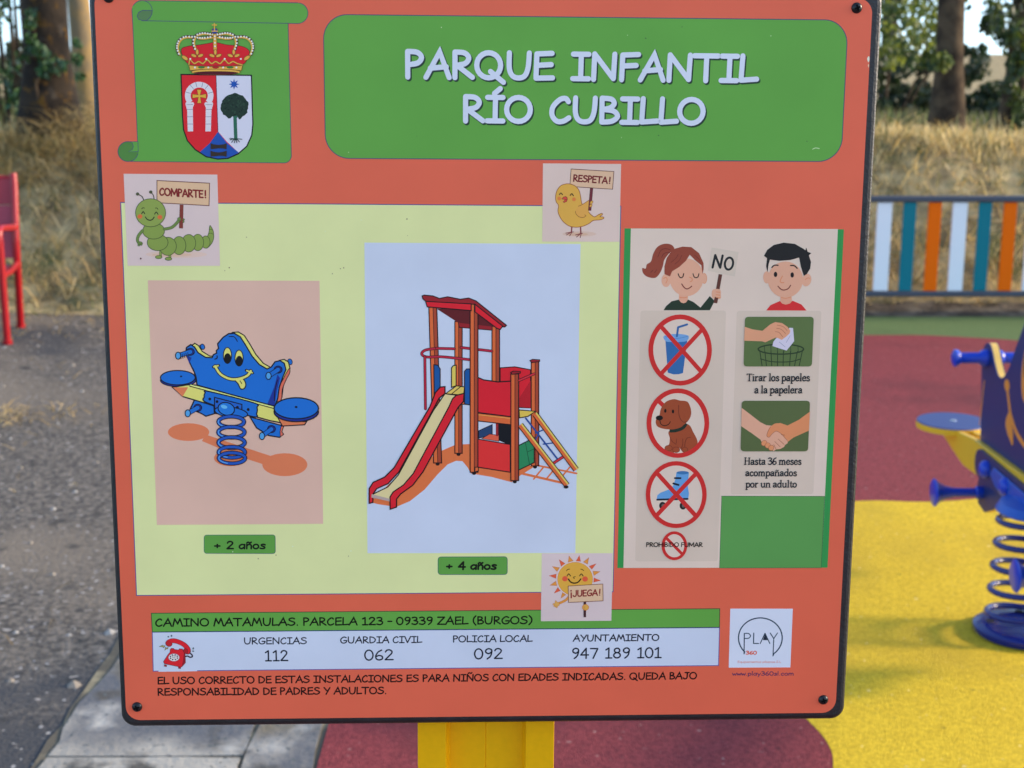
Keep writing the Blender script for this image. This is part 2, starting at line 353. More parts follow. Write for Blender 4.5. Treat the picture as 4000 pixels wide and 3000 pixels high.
postm = mat('yellow_powder_coated_post', (.93, .46, .002), .4, .2, noise_=.03, nscale=200, bump=.03, bscale=900)
pu0, pv = loc(1634.8, 2850); pu1, _ = loc(2165.8, 2850); sc_ = 1.022
pc, pw = (pu0 + pu1) / 2 * sc_, (pu1 - pu0) / 2 * sc_
prof = [(-pw, .0), (-pw + .0245, .0), (-pw + .0275, .011), (-.0004, .011), (0, .0118), (.0004, .011), (pw - .0275, .011), (pw - .0245, 0), (pw, 0), (pw, .07), (-pw, .07)]
prof = [(a + pc, b + .0212) for a, b in prof]
bm_ = MB(); bm_.prism(prof, .0, foot_t + .25, lambda a, b, h: (a, b, h)); post = bm_.build('post', postm, sign, bevel=.002)
cp_ = MB(); cp_.box((pc, .0212 + .035, .006), (.2, .16, .012)); cp_.build('base_plate', postm, sign, bevel=.002)

# ---------------------------------------------------------------- the printed pictures (traced, flat prints on the face)
GRN, LINE, WHT, CREAM = (84, 147, 66), (62, 72, 105), (183, 197, 229), (193, 204, 156)
BLK, MAUVE, PALE = (16, 18, 20), (192, 178, 187), (176, 190, 222)
CR = (350, 0, 2.3284); T1 = (1200, 0, 1.8433); T2 = (2300, 0, 1.8433); CAT = (430, 620, 3.318); BIRD = (2050, 600, 4.367)
SEE = (550, 1050, 1.3827); SLI = (1380, 900, 1.22); KID = (2400, 860, 2.3284); PRO = (2400, 1180, 2.592); HAN = (2800, 1180, 2.592)
SKA = (2380, 1760, 2.4043); SUNC = (2080, 2120, 4.88); PHO = (560, 2360, 1.9404); TXC = (1600, 2360, 1.7556); LOGO = (2780, 2350, 3.4567); FULL = (0, 0, 1); TEL = (600, 2420, 7.54)

# title banner
a = Art('title_banner').crop(*FULL)
u0, v0 = loc(1265, 622); u1, v1 = loc(3308, 67)
ul, ur = (loc(1263, 200)[0] + loc(1272, 500)[0]) / 2, (loc(3309, 200)[0] + loc(3290, 500)[0]) / 2
vt, vb = (loc(1500, 57.5)[1] + loc(3100, 77.5)[1]) / 2, (loc(1500, 619.5)[1] + loc(3100, 630)[1]) / 2
q = rrect(ul, vb, ur, vt, .0185, 12)
a.raw(q, GRN); a.rawstroke(q, .0007, LINE, True)
for dx, dy, c, w in ((5, -6, (34, 66, 40), 21), (2.5, -3, (40, 52, 58), 21), (0, 0, WHT, 19.5)):
    a.text('PARQUE INFANTIL', (1592.8, 301), (2955.3, 318), 94, w, c, sx=dx, sy=dy, space=46)
    a.text('RÍO CUBILLO', (1818.5, 473), (2744.9, 483), 91, w, c, sx=dx, sy=dy, space=44)
rnd = random.Random(5)
for k in range(10): a.ell(rnd.uniform(1320, 3250), rnd.choice([rnd.uniform(90, 170), rnd.uniform(520, 600)]), rnd.uniform(1.5, 3), rnd.uniform(1.5, 3), rnd.choice([(60, 90, 60), (140, 180, 130), (175, 200, 165)]), n=8)
a.stroke([(3174, 583), (3185, 578), (3200, 580)], 3, (170, 205, 165), True)
a.build(plate)

# scroll with the town's arms
a = Art('scroll_with_town_arms').crop(*CR)
a.poly([(388, 95)] + ellp(478, 97, 90, 93, 12, 0, 180, 270) + [(1806, 100), (1806, 213), (1835, 1405)] + ellp(1770, 1412, 66, 70, 8, 0, 0, 90) + [(345, 1468), (440, 1375)], GRN, o=LINE, ow=6)
a.poly([(478, 5), (1895, 26)] + ellp(1893, 120, 93, 94, 16, 0, -90, 90) + [(522, 189), (478, 189)], GRN, o=LINE, ow=6)
a.ell(478, 97, 92, 92, GRN, o=LINE, ow=6)
a.poly([(388, 60), (440, 20), (478, 10), (478, 185), (420, 220), (392, 200)], GRN)
a.stroke([(386, 95), (392, 210)], 6, LINE)
a.poly([(570, 95), (480, 95), (446, 112), (432, 145), (446, 176), (490, 189), (520, 187), (550, 160), (566, 130)], (76, 114, 76), o=LINE, ow=6)
a.ell(350, 1378, 92, 91, (70, 120, 60), o=LINE, ow=6)
a.poly([(372, 1288), (440, 1288), (442, 1378), (352, 1380), (388, 1362), (398, 1335), (392, 1305)], GRN, o=LINE, ow=5)
a.poly([(445, 1382), (350, 1380), (350, 1384), (442, 1400)], (70, 120, 60))
RED, BLU = (190, 28, 42), (25, 72, 165)
shield = [(832, 677), (1472, 685), (1485, 1130), (1475, 1230), (1430, 1330), (1350, 1400), (1260, 1440), (1165, 1447), (1060, 1425), (960, 1360), (890, 1280), (855, 1180), (845, 1050)]
a.poly(shield, RED)
a.poly([(1150, 681), (1472, 685), (1485, 1130), (1475, 1230), (1430, 1330), (1358, 1390), (1250, 1290), (1168, 1195)], (186, 192, 222))
a.poly([(1168, 1198), (1250, 1300), (1358, 1388), (1260, 1440), (1165, 1447), (1060, 1425), (1000, 1385), (1090, 1305)], BLU)
a.stroke([(1150, 681), (1168, 1195)], 5, (60, 20, 50)); a.stroke(shield, 11, BLK, closed=True)
AW = (196, 196, 218)
a.stroke(ellp(997, 870, 104, 100, 30, 0, 142, 398), 49, AW, cap=False)
for sgn in (1, -1):
    X = lambda pts: [(998 + sgn * (x - 998), y) for x, y in pts]
    a.poly(X([(876, 930), (944, 930), (952, 945), (934, 992), (884, 992), (872, 945)]), AW); a.poly(X([(887, 985), (939, 985), (942, 1195), (893, 1195)]), AW)
    for y in (952, 995, 1062, 1128): a.stroke(X([(882, y), (942, y)]), 4, (120, 110, 140), cap=False)
    for an in (165, 130, 105): a.stroke(X([(997 + r * math.cos(R(an)), 870 - r * math.sin(R(an))) for r in (80, 128)]), 4, (120, 110, 140), cap=False)
a.poly([(988, 862), (976, 815), (1018, 815), (1007, 864), (1060, 854), (1060, 894), (1008, 885), (1016, 938), (980, 938), (989, 885), (936, 893), (936, 857)], (205, 160, 60), o=(110, 50, 30), ow=3)
a.poly([(1314 + (50 if k % 2 == 0 else 22) * math.cos(R(k * 22.5 - 90)), 766 + (50 if k % 2 == 0 else 22) * math.sin(R(k * 22.5 - 90))) for k in range(16)], BLU)
random.seed(4)
a.stroke([(1322, 1040), (1330, 1262)], 30, (38, 92, 78)); a.stroke([(1322, 1080), (1290, 1020)], 13, (38, 92, 78)); a.stroke([(1325, 1080), (1365, 1030)], 13, (38, 92, 78))
a.poly([(1320 + (118 + 14 * random.random()) * math.cos(R(k * 9)) * (1 if math.sin(R(k * 9)) < .6 else 1.0), 968 + (112 + 16 * random.random()) * math.sin(R(k * 9)) * (1.0 if abs(math.cos(R(k * 9))) > .3 or math.sin(R(k * 9)) < 0 else .72)) for k in range(40)], (26, 46, 40))
for k in range(60):
    t, r = random.random() * 6.28, math.sqrt(random.random()) * 105
    a.ell(1320 + r * math.cos(t), 955 + r * .9 * math.sin(t), 9, 6, random.choice([(38, 66, 54), (16, 32, 28), (34, 58, 50)]), random.random() * 180, n=8)
for dx, dy in ((-50, 10), (-35, 32), (-10, 36), (12, 36), (35, 28), (58, 4), (-52, -4)): a.stroke([(1328, 1262), (1328 + dx * .6, 1262 + dy * .4), (1328 + dx, 1262 + dy)], 7, (30, 52, 50))
for dy in (0, 68): a.poly([(1100, 1302 + dy), (1130, 1312 + dy), (1172, 1318 + dy), (1216, 1312 + dy), (1248, 1302 + dy), (1246, 1357 + dy), (1215, 1350 + dy), (1175, 1348 + dy), (1130, 1354 + dy), (1102, 1357 + dy)], (44, 36, 36))
GOLD, DGO = (196, 156, 70), (110, 80, 40)
a.poly([(838, 445), (900, 420), (1000, 408), (1080, 395), (1145, 386), (1250, 408), (1380, 420), (1450, 460), (1440, 520), (1380, 590), (1145, 600), (920, 590), (850, 510)], (188, 26, 40), True, (90, 20, 25), 5)
def beads(pts, r, gap):
    p = catmull(pts); acc = 0; a.ell(*p[0], r, r, (205, 205, 215), n=10)
    for k in range(1, len(p)):
        d = math.dist(p[k], p[k - 1]); acc += d
        if acc >= gap: acc = 0; a.ell(*p[k], r, r, (205, 205, 215), n=10)
for sgn in (1, -1):
    X = lambda pts: [(1142 + sgn * (x - 1142), y) for x, y in pts]
    for pts in ([(815, 492), (798, 430), (818, 370), (868, 338), (945, 338)], [(962, 448), (946, 385), (966, 330), (1030, 304), (1100, 312), (1140, 320)], [(985, 345), (1040, 348), (1110, 338)]):
        a.stroke(X(pts), 30, (70, 60, 50), True); a.stroke([(x + sgn * 7, y + 5) for x, y in X(pts)], 14, GOLD, True); beads(X([(x - 3, y - 3) for x, y in pts]), 8.5, 21)
a.stroke([(1140, 318), (1143, 450)], 34, DGO); a.stroke([(1140, 318), (1143, 450)], 26, GOLD); beads([(1140, 330), (1141, 390), (1143, 445)], 8, 24)
for x in (980, 1145, 1312):
    for dx, dy, rr in ((0, -26, 90), (-30, 6, 20), (30, 6, -20)): a.ell(x + dx, 500 + dy, 26, 13, GOLD, rr, DGO, 4)
    a.ell(x, 512, 10, 10, (170, 30, 30), n=10)
for x, rr in ((868, 35), (1432, -35)): a.ell(x, 527, 32, 16, GOLD, rr, DGO, 4)
wave = [(905, 590)] + [p for k in range(6) for p in ((915 + k * 78, 545 if k % 2 == 0 else 560), (954 + k * 78, 578))] + [(1390, 590)]
a.stroke(wave, 13, DGO, True); a.stroke(wave, 9, GOLD, True)
for x in (917, 1062, 1230, 1377): a.ell(x, 536, 9, 9, (205, 205, 215), n=10)
a.ell(1150, 655, 226, 28, DGO); a.ell(1150, 655, 220, 24, GOLD); a.ell(1150, 664, 205, 16, (70, 16, 26))
a.poly([(905, 594), (1020, 604), (1145, 606), (1270, 604), (1392, 596), (1382, 642), (1280, 632), (1145, 628), (1010, 632), (916, 642)], GOLD, o=DGO, ow=5)
for x, c in ((1018, (60, 110, 50)), (1148, (150, 30, 30)), (1280, (60, 110, 50))): a.ell(x, 613, 32, 11, c, n=12)
for x in (960, 1081, 1216, 1337): a.ell(x, 614, 9, 9, (205, 205, 215), n=10)
a.ell(1139, 282, 28, 27, (30, 60, 140), o=DGO, ow=4); a.stroke([(1112, 284), (1166, 284)], 8, GOLD); a.stroke([(1136, 214), (1138, 280)], 9, GOLD); a.stroke([(1117, 228), (1157, 228)], 9, GOLD)
a.build(plate)

# pale panel and the two pictures on it
a = Art('pale_green_panel').crop(*FULL)
q = [(471.4, 791), (2425, 805.5), (2394.6, 2311.5), (533.5, 2326)]
a.poly(q, CREAM, o=(70, 70, 140), ow=3.4)
rnd = random.Random(77)
for k in range(16): x, y = rnd.choice([rnd.uniform(560, 1250), rnd.uniform(1285, 1400)]), rnd.choice([rnd.uniform(1045, 1090), rnd.uniform(2060, 2290), rnd.uniform(830, 930)]); a.ell(x + (300 if y < 1000 else 0), y, rnd.uniform(1.5, 3), rnd.uniform(1.5, 3), rnd.choice([(110, 95, 80), (150, 150, 120), (215, 215, 190)]), n=8)
a.build(plate)

OB = (14, 16, 34)
a = Art('spring_seesaw_picture', base=.00006).crop(*SEE)
B1, B2, YEL, ORA = (22, 98, 196), (24, 44, 140), (226, 196, 112), (200, 112, 80)
a.poly([(38, 62), (965, 65), (985, 1377), (87, 1383)], (194, 164, 158))
SH = (196, 112, 82)
for e in ((258, 882, 112, 48), (778, 1058, 122, 62), (485, 1022, 90, 44)): a.ell(*e, SH)
a.poly([(330, 930), (350, 895), (470, 935), (700, 1010), (680, 1062), (520, 1010)], SH)
def oln(pts, w, c, sm=False, o=OB, k=7): a.stroke(pts, w + k, o, sm); a.stroke(pts, w, c, sm)
oln([(300, 440), (332, 420)], 20, B1); a.ell(334, 421, 11, 15, B1, -20, OB, 4)
oln([(760, 530), (803, 503)], 20, B1); a.ell(806, 502, 12, 16, B1, -20, OB, 4)
a.ell(202, 602, 96, 34, B2, o=OB, ow=6); a.ell(200, 588, 94, 39, B1, o=OB, ow=6); a.ell(218, 581, 6, 5, OB, n=10)
panel = [(305, 628), (290, 560), (268, 515), (242, 455), (247, 425), (270, 409), (290, 422), (310, 453), (350, 478), (385, 480), (392, 464), (410, 455), (408, 442), (420, 430), (415, 405), (445, 370), (475, 350), (505, 348), (537, 367), (565, 410), (600, 470), (640, 517), (682, 541), (705, 530), (725, 502), (752, 496), (775, 510), (784, 545), (765, 590), (748, 640), (740, 700), (722, 745)]
a.poly([(x + 22, y - 7) for x, y in panel], YEL, False, OB, 6); a.poly([(800, 540), (805, 560), (785, 600), (765, 650), (760, 700), (742, 735), (740, 660), (772, 590)], (196, 100, 84), True, OB, 4)
a.poly(panel, B1, False, OB, 7)
a.poly([(738, 570), (752, 590), (735, 660), (722, 742), (684, 728), (720, 640)], B2); a.stroke([(738, 600), (724, 660), (722, 712)], 5, OB, True); a.stroke([(283, 540), (298, 580), (304, 618)], 5, OB, True)
a.poly([(247, 468), (275, 480), (262, 512)], B2)
a.stroke([(478, 366), (505, 368), (522, 392)], 5, OB, True); a.stroke([(400, 488), (412, 482), (412, 470)], 6, OB, True)
for cx, cy in ((468, 468), (531, 482)): a.ell(cx, cy, 22, 43, YEL, o=OB, ow=5); a.ell(cx + 1, cy + 15, 19, 27, (14, 14, 20))
mouth = [(402, 526), (430, 568), (480, 594), (530, 594), (575, 577), (594, 552)]
a.stroke(mouth, 22, OB, True); a.stroke([(393, 530), (420, 522)], 16, OB); a.stroke([(570, 548), (604, 562)], 16, OB)
a.poly([(505, 594), (547, 590), (567, 620), (560, 645), (540, 648), (526, 622)], YEL, True, OB, 6); a.stroke([(536, 605), (546, 620)], 4, OB)
a.stroke(mouth, 12, YEL, True); a.stroke([(395, 529), (418, 523)], 8, YEL); a.stroke([(573, 550), (602, 561)], 8, YEL)
for pts in ([(290, 708), (395, 740), (398, 782), (352, 796), (325, 780), (268, 756)], [(590, 800), (768, 848), (756, 880), (768, 893), (750, 910), (690, 900), (625, 858)]): a.poly(pts, B1, False, OB, 7)
a.poly([(758, 850), (772, 850), (762, 880), (772, 893), (754, 908), (752, 880)], (196, 100, 84), False, OB, 4)
a.poly([(255, 626), (300, 628), (722, 742), (782, 836), (700, 820), (330, 720), (228, 690), (172, 640)], YEL, False, OB, 7)
a.poly([(174, 640), (256, 640), (226, 690)], ORA); a.poly([(738, 800), (800, 822), (896, 825), (885, 842), (765, 849)], ORA, False, OB, 6)
a.stroke([(265, 634), (722, 755)], 5, OB); a.stroke([(270, 628), (722, 748)], 6, (235, 210, 140))
a.poly([(343, 690), (348, 670), (368, 662), (612, 724), (628, 748), (626, 780), (604, 798), (360, 724)], B1, True, OB, 7)
a.poly([(398, 694), (546, 732), (546, 806), (400, 780)], (28, 88, 190), False, OB, 6); a.ell(488, 775, 90, 28, B1, 8, OB, 6); a.ell(462, 756, 45, 34, (30, 110, 205), 15, OB, 6); a.ell(450, 745, 18, 10, (90, 165, 225), 15, n=12)
for x, y in ((373, 703), (412, 717), (522, 748), (580, 760)): a.ell(x, y, 8, 8, OB, n=12)
for p, q in (((268, 448), (202, 469)), ((742, 544), (690, 578)), ((308, 750), (254, 780)), ((706, 865), (655, 903))):
    a.ell(*p, 21, 19, B2, o=OB, ow=5); oln([p, q], 21, B1); a.ell(*q, 14, 19, (70, 145, 215), 0, OB, 5)
for k in range(5): a.stroke([(214 + k * 10, 478 - k * 3 - 14), (218 + k * 10, 478 - k * 3 + 8)], 3, OB)
a.ell(840, 772, 120, 53, B2, o=OB, ow=7); a.ell(840, 753, 120, 57, B1, o=OB, ow=7); a.ell(839, 746, 8, 6, OB, n=12)
for k, cy in enumerate((826, 882, 938, 990, 1022)):
    e = ellp(489 + k, cy, 71 - (k == 0) * 2, 29); a.stroke(e, 23, OB, closed=True); a.stroke(e, 14, (26, 76, 178), closed=True); a.stroke(ellp(489 + k, cy, 71, 29, 14, 0, 110, 200), 4, (90, 160, 225))
a.build(plate)

a = Art('slide_tower_picture', base=.00006).crop(*SLI)
PO, PD, SR, SD, TAN, KB = (192, 94, 54), (146, 62, 44), (190, 28, 46), (132, 28, 40), (224, 186, 146), (24, 14, 20)
a.poly([(53, 58), (1083, 65), (1058, 1537), (68, 1538)], PALE)
OS = (206, 104, 64)
a.poly([(205, 1318), (270, 1290), (340, 1235), (400, 1165), (450, 1115), (490, 1098), (520, 1100), (545, 1130), (560, 1158), (660, 1175), (755, 1200), (800, 1165), (865, 1125), (700, 1090), (556, 1080), (556, 1018), (490, 1020), (420, 1050), (340, 1100), (180, 1200), (80, 1295), (120, 1305)], OS)
a.stroke([(868, 1118), (1064, 1158)], 9, OS); a.stroke([(790, 1155), (1005, 1205)], 12, OS)
for x in (860, 920, 985): a.stroke([(x + 45, 1130), (x, 1185)], 8, OS)
def post2(x0, x1, y0, y1, xb=None):
    xb = xb if xb is not None else x0; w = x1 - x0; m = x0 + w * .52; mb = xb + w * .52
    a.poly([(x0, y0), (m, y0), (mb, y1), (xb, y1)], PO); a.poly([(m, y0), (x1, y0), (xb + w, y1), (mb, y1)], PD)
    a.stroke([(x0, y0), (x1, y0), (xb + w, y1), (xb, y1)], 5, KB, closed=True); a.stroke([(m, y0), (mb, y1)], 3, KB); a.ell(xb + w / 2, y1 + 5, 10, 8, KB, n=10)
a.poly([(700, 655), (770, 650), (845, 664), (845, 846), (700, 840)], SR, False, KB, 5); a.poly([(790, 800), (845, 715), (845, 846), (790, 842)], (160, 24, 40))
post2(484, 519, 434, 1062); post2(848, 884, 622, 1122); post2(661, 697, 455, 900)
a.poly([(500, 436), (662, 446), (662, 476), (505, 462)], SD, False, KB, 4); a.poly([(395, 372), (570, 376), (690, 462), (500, 440)], (84, 24, 32))
post2(360, 398, 366, 1108, 383)
for pts in ([(398, 562), (345, 570), (326, 588), (350, 603), (420, 602), (556, 616)], [(398, 562), (482, 564)], [(514, 558), (660, 575)], [(341, 602), (344, 850)]):
    a.stroke(pts, 14, KB, len(pts) > 2); a.stroke(pts, 9, (160, 30, 60), len(pts) > 2)
a.poly([(384, 640), (402, 642), (414, 660), (414, 760), (386, 780)], (18, 76, 150), False, KB, 5); a.poly([(468, 655), (476, 645), (490, 642), (490, 740), (468, 748)], (222, 180, 90), False, KB, 5)
a.poly([(440, 778), (492, 740), (530, 746), (526, 785)], (214, 174, 92), False, KB, 5); a.stroke([(468, 780), (512, 744)], 4, KB)
a.poly([(510, 800), (556, 800), (556, 830), (505, 828)], PO, False, KB, 4); a.poly([(530, 672), (540, 660), (556, 660), (556, 832), (530, 826)], (18, 76, 150), False, KB, 5)
a.poly([(582, 900), (752, 925), (752, 1025), (582, 990)], PALE); a.poly([(690, 918), (752, 926), (752, 1025), (690, 1000)], (12, 16, 26)); a.poly([(597, 955), (662, 925), (662, 975), (597, 990)], (30, 58, 104), False, KB, 4)
a.poly([(612, 992), (650, 970), (694, 976), (694, 1005)], (200, 84, 66), False, KB, 3); a.stroke([(685, 922), (685, 975)], 12, SD)
a.poly([(788, 1025), (862, 988), (862, 1106), (788, 1142)], (36, 120, 84), False, KB, 5); a.stroke([(820, 1010), (840, 1115)], 3, (20, 70, 50)); a.stroke([(832, 1055), (858, 1042)], 3, (20, 70, 50))
a.poly([(582, 992), (748, 1020), (748, 1152), (582, 1126)], (194, 44, 48), False, KB, 5)
a.poly([(578, 868), (752, 888), (752, 926), (578, 906)], PO, False, KB, 5); a.stroke([(580, 876), (752, 896)], 3, (225, 150, 80))
a.poly([(580, 694), (620, 712), (690, 722), (752, 718), (752, 888), (580, 866)], SR, False, KB, 6)
post2(557, 594, 350, 1152); a.poly([(580, 1128), (596, 1128), (596, 1146), (580, 1150)], PO, False, KB, 4); post2(751, 788, 684, 1192)
a.poly([(328, 312), (338, 308), (380, 312), (410, 324), (450, 316), (510, 328), (550, 322), (585, 336), (730, 452), (722, 460), (700, 458), (580, 352), (345, 338), (332, 326)], SD, False, KB, 5)
a.poly([(345, 338), (562, 350), (562, 382), (352, 364)], SR, False, KB, 5); a.poly([(580, 352), (712, 456), (700, 472), (684, 466), (580, 388)], SR, False, KB, 5)
for x0, y0 in ((750, 676), (842, 620)): a.poly([(x0, y0), (x0 + 12, y0 - 6), (x0 + 46, y0 - 4), (x0 + 46, y0 + 4), (x0 + 8, y0 + 10)], SD, False, KB, 4)
a.stroke([(790, 715), (862, 683)], 13, KB); a.stroke([(790, 715), (862, 683)], 8, (180, 40, 60))
a.poly([(790, 855), (868, 862), (832, 886), (792, 893)], (216, 172, 80), False, KB, 5)
a.stroke([(822, 895), (972, 1088)], 8, (30, 66, 140)); 
for p, q in (((868, 966), (905, 950)), ((905, 1018), (955, 1012))): a.stroke([p, q], 6, (30, 66, 140))
a.stroke([(882, 970), (866, 1000)], 6, (30, 66, 140)); a.stroke([(945, 1115), (1003, 1076)], 15, KB); a.stroke([(945, 1115), (1003, 1076)], 9, (180, 40, 60))
for p, q in (((866, 874), (1062, 1140)), ((796, 926), (1018, 1214))): a.stroke([p, q], 30, KB, cap=False); a.stroke([p, q], 22, PO, cap=False); a.stroke([(p[0] + 5, p[1] - 5), (q[0] + 5, q[1] - 5)], 8, (222, 178, 92), cap=False)
a.ell(1014, 1222, 12, 8, KB, n=10)
a.poly([(437, 778), (490, 785), (470, 838), (290, 1155), (240, 1212), (180, 1262), (172, 1288), (86, 1268), (95, 1256), (165, 1222), (215, 1165), (382, 858)], TAN, False, KB, 5)
a.poly([(437, 744), (437, 776), (408, 800), (382, 850), (216, 1152), (166, 1206), (112, 1230), (95, 1254), (93, 1296), (76, 1300), (76, 1230), (95, 1200), (150, 1175), (195, 1130), (365, 840), (392, 772), (415, 746)], SR, False, KB, 6)
a.poly([(490, 786), (528, 776), (525, 815), (500, 842), (332, 1150), (282, 1215), (226, 1255), (206, 1280), (206, 1318), (176, 1328), (175, 1270), (190, 1246), (240, 1212), (286, 1158), (455, 842), (473, 802)], SR, False, KB, 6)
a.poly([(88, 1256), (173, 1278), (173, 1291), (86, 1272)], (160, 146, 150))
a.build(plate)

for nm, cr, q, t, b, cap in (('age_tag', SEE, ((342, 1438), (726, 1437), (727, 1538), (342, 1537)), '+ 2 años', ((399, 1513), (671, 1512)), 42), ('age_tag', SLI, ((404, 1556), (734, 1555), (734, 1640), (404, 1640)), '+ 4 años', ((445, 1616), (680, 1615)), 38)):
    a = Art(nm, base=.00006).crop(*cr); a.poly(rquad(q, 16), (82, 142, 66), o=(50, 90, 100), ow=3)
    a.text(t, *b, cap, 9.4, (12, 18, 12), space=34, slant=.05); a.build(plate)

# stickers with the little animals and the sun
a = Art('caterpillar_sticker', base=.00010).crop(*CAT)
PB, PBO, CG, CO = (206, 166, 142), (96, 52, 44), (118, 142, 72), (62, 78, 46)
a.poly([(176, 195), (1390, 206), (1425, 1388), (228, 1386)], MAUVE); a.ell(860, 1240, 400, 46, (200, 174, 172)); a.ell(800, 1245, 260, 26, (203, 168, 155))
a.poly([(608, 282), (1290, 317), (1283, 608), (608, 570)], PB, o=PBO, ow=10)
a.text('COMPARTE!', (648, 472), (1238, 506), 88, 20, (112, 30, 34), SANS, slant=.0)
a.poly([(905, 597), (950, 599), (943, 902), (896, 900)], (116, 52, 46), o=(80, 36, 36), ow=4)
a.poly([(1300, 868), (1335, 930), (1345, 1000), (1335, 1060), (1300, 1120), (1245, 1160), (1200, 1100), (1260, 1010), (1282, 950), (1288, 890)], CG, True, CO, 8)
for p in ([(1278, 970), (1310, 965), (1336, 980)], [(1288, 918), (1308, 915), (1325, 925)]): a.stroke(p, 6, CO, True)
for x, yy in ((655, 1262), (775, 1285)): a.stroke([(x, 1190), (x, yy)], 34, CO); a.stroke([(x, 1190), (x, yy)], 26, CG)
for e in ((630, 1275, 43, 21), (757, 1297, 43, 21)): a.ell(*e, CG, o=CO, ow=7)
for cx, cy, rx, ry in ((1240, 1080, 56, 80), (1138, 1085, 75, 107), (1020, 1095, 90, 114), (895, 1125, 88, 118), (750, 1135, 110, 118), (617, 1085, 135, 106), (565, 935, 142, 106)): a.ell(cx, cy, rx, ry, CG, o=CO, ow=8)
for p in ([(418, 935), (368, 1000), (356, 1060), (380, 1100)], [(705, 912), (800, 890), (868, 830), (900, 785)]): a.stroke(p, 38, CO, True); a.stroke(p, 29, (96, 122, 66), True)
for e in ((390, 1098, 32, 24), (372, 1120, 14, 12), (405, 1112, 13, 11), (900, 782, 26, 22), (952, 788, 14, 12), (948, 816, 14, 12)): a.ell(*e, (96, 122, 66), o=CO, ow=5)
a.poly([(918, 730), (945, 730), (940, 860), (914, 860)], (116, 52, 46))
for p, e in (([(437, 535), (415, 490), (375, 465)], (357, 457)), ([(573, 530), (562, 475), (535, 440)], (528, 432))): a.stroke(p, 11, (46, 52, 42), True); a.ell(*e, 22, 21, (70, 76, 56))
a.ell(526, 700, 195, 182, (124, 146, 76), o=CO, ow=8)
for p in ([(410, 712), (430, 686), (450, 713)], [(578, 718), (600, 691), (622, 720)]): a.stroke(p, 11, BLK, True)
for p in ([(410, 650), (428, 635), (446, 640)], [(588, 640), (606, 638), (622, 655)]): a.stroke(p, 9, (50, 58, 36), True)
for x, y in ((388, 748), (647, 757)): a.ell(x, y, 33, 30, (176, 112, 62)); a.ell(x, y, 27, 24, (204, 98, 58))
a.stroke([(458, 754), (480, 783), (515, 797), (550, 786), (572, 756)], 12, BLK, True); a.ell(398, 1294, 11, 12, (80, 30, 40), n=10)
a.build(plate)

a = Art('bird_sticker', base=.00010).crop(*BIRD)
a.poly([(310, 167), (1643, 177), (1612, 1504), (297, 1500)], (194, 178, 180)); a.ell(930, 1370, 290, 46, (190, 168, 162)); a.ell(900, 1375, 180, 28, (186, 158, 144))
BO, BD = (208, 154, 72), (142, 86, 44)
a.poly([(790, 262), (1520, 306), (1497, 608), (768, 560)], (206, 166, 146), o=(90, 52, 46), ow=11)
a.text('RESPETA!', (834, 470), (1446, 512), 104, 23, (100, 22, 32), SANS, slant=.06)
for p in ([(802, 1250), (796, 1335)], [(950, 1228), (956, 1358)]): a.stroke(p, 22, (112, 44, 52))
for p in ([(830, 1335), (700, 1357)], [(792, 1340), (710, 1388)], [(800, 1345), (765, 1402)], [(982, 1358), (865, 1388)], [(950, 1366), (882, 1424)], [(962, 1370), (944, 1434)]): a.stroke(p, 13, (112, 44, 52))
body = [(575, 885), (535, 820), (525, 740), (545, 640), (610, 550), (700, 518), (780, 520), (870, 560), (925, 630), (950, 720), (965, 820), (985, 870), (1060, 950), (1100, 1010), (1140, 1050), (1190, 1078), (1260, 1040), (1310, 1020), (1325, 1038), (1285, 1075), (1338, 1082), (1345, 1105), (1280, 1130), (1170, 1140), (1100, 1190), (1000, 1235), (880, 1255), (760, 1235), (660, 1165), (595, 1070), (565, 980)]
a.poly(body, BO, True, BD, 12)
a.poly([(915, 895), (985, 865), (1090, 797), (1115, 880), (1092, 985), (1030, 1058), (1000, 1085), (920, 1075), (872, 1010), (862, 985)], (206, 148, 76), True); a.stroke([(915, 897), (985, 866), (1090, 797)], 10, BD, True); a.stroke([(863, 985), (875, 1030), (930, 1080), (1000, 1088), (1042, 1060), (1020, 1045)], 10, BD, True)
a.poly([(1115, 590), (1163, 592), (1130, 970), (1082, 970)], (98, 40, 52), o=(70, 28, 36), ow=5)
a.ell(1137, 832, 32, 20, BO, -50, BD, 8); a.ell(1125, 888, 28, 18, BO, -50, BD, 8)
for p in ([(588, 700), (615, 673), (643, 700)], [(773, 714), (802, 685), (830, 719)]): a.stroke(p, 15, BLK, True)
for x, y in ((587, 765), (838, 780)): a.ell(x, y, 36, 36, (206, 132, 66)); a.ell(x, y, 28, 28, (208, 114, 62))
a.poly([(632, 775), (660, 740), (700, 731), (722, 750), (726, 778), (715, 815), (672, 836), (652, 824), (690, 788), (660, 780)], (186, 68, 60), False, (100, 30, 34), 7); a.stroke([(690, 788), (722, 780)], 6, (100, 30, 34))
a.build(plate)

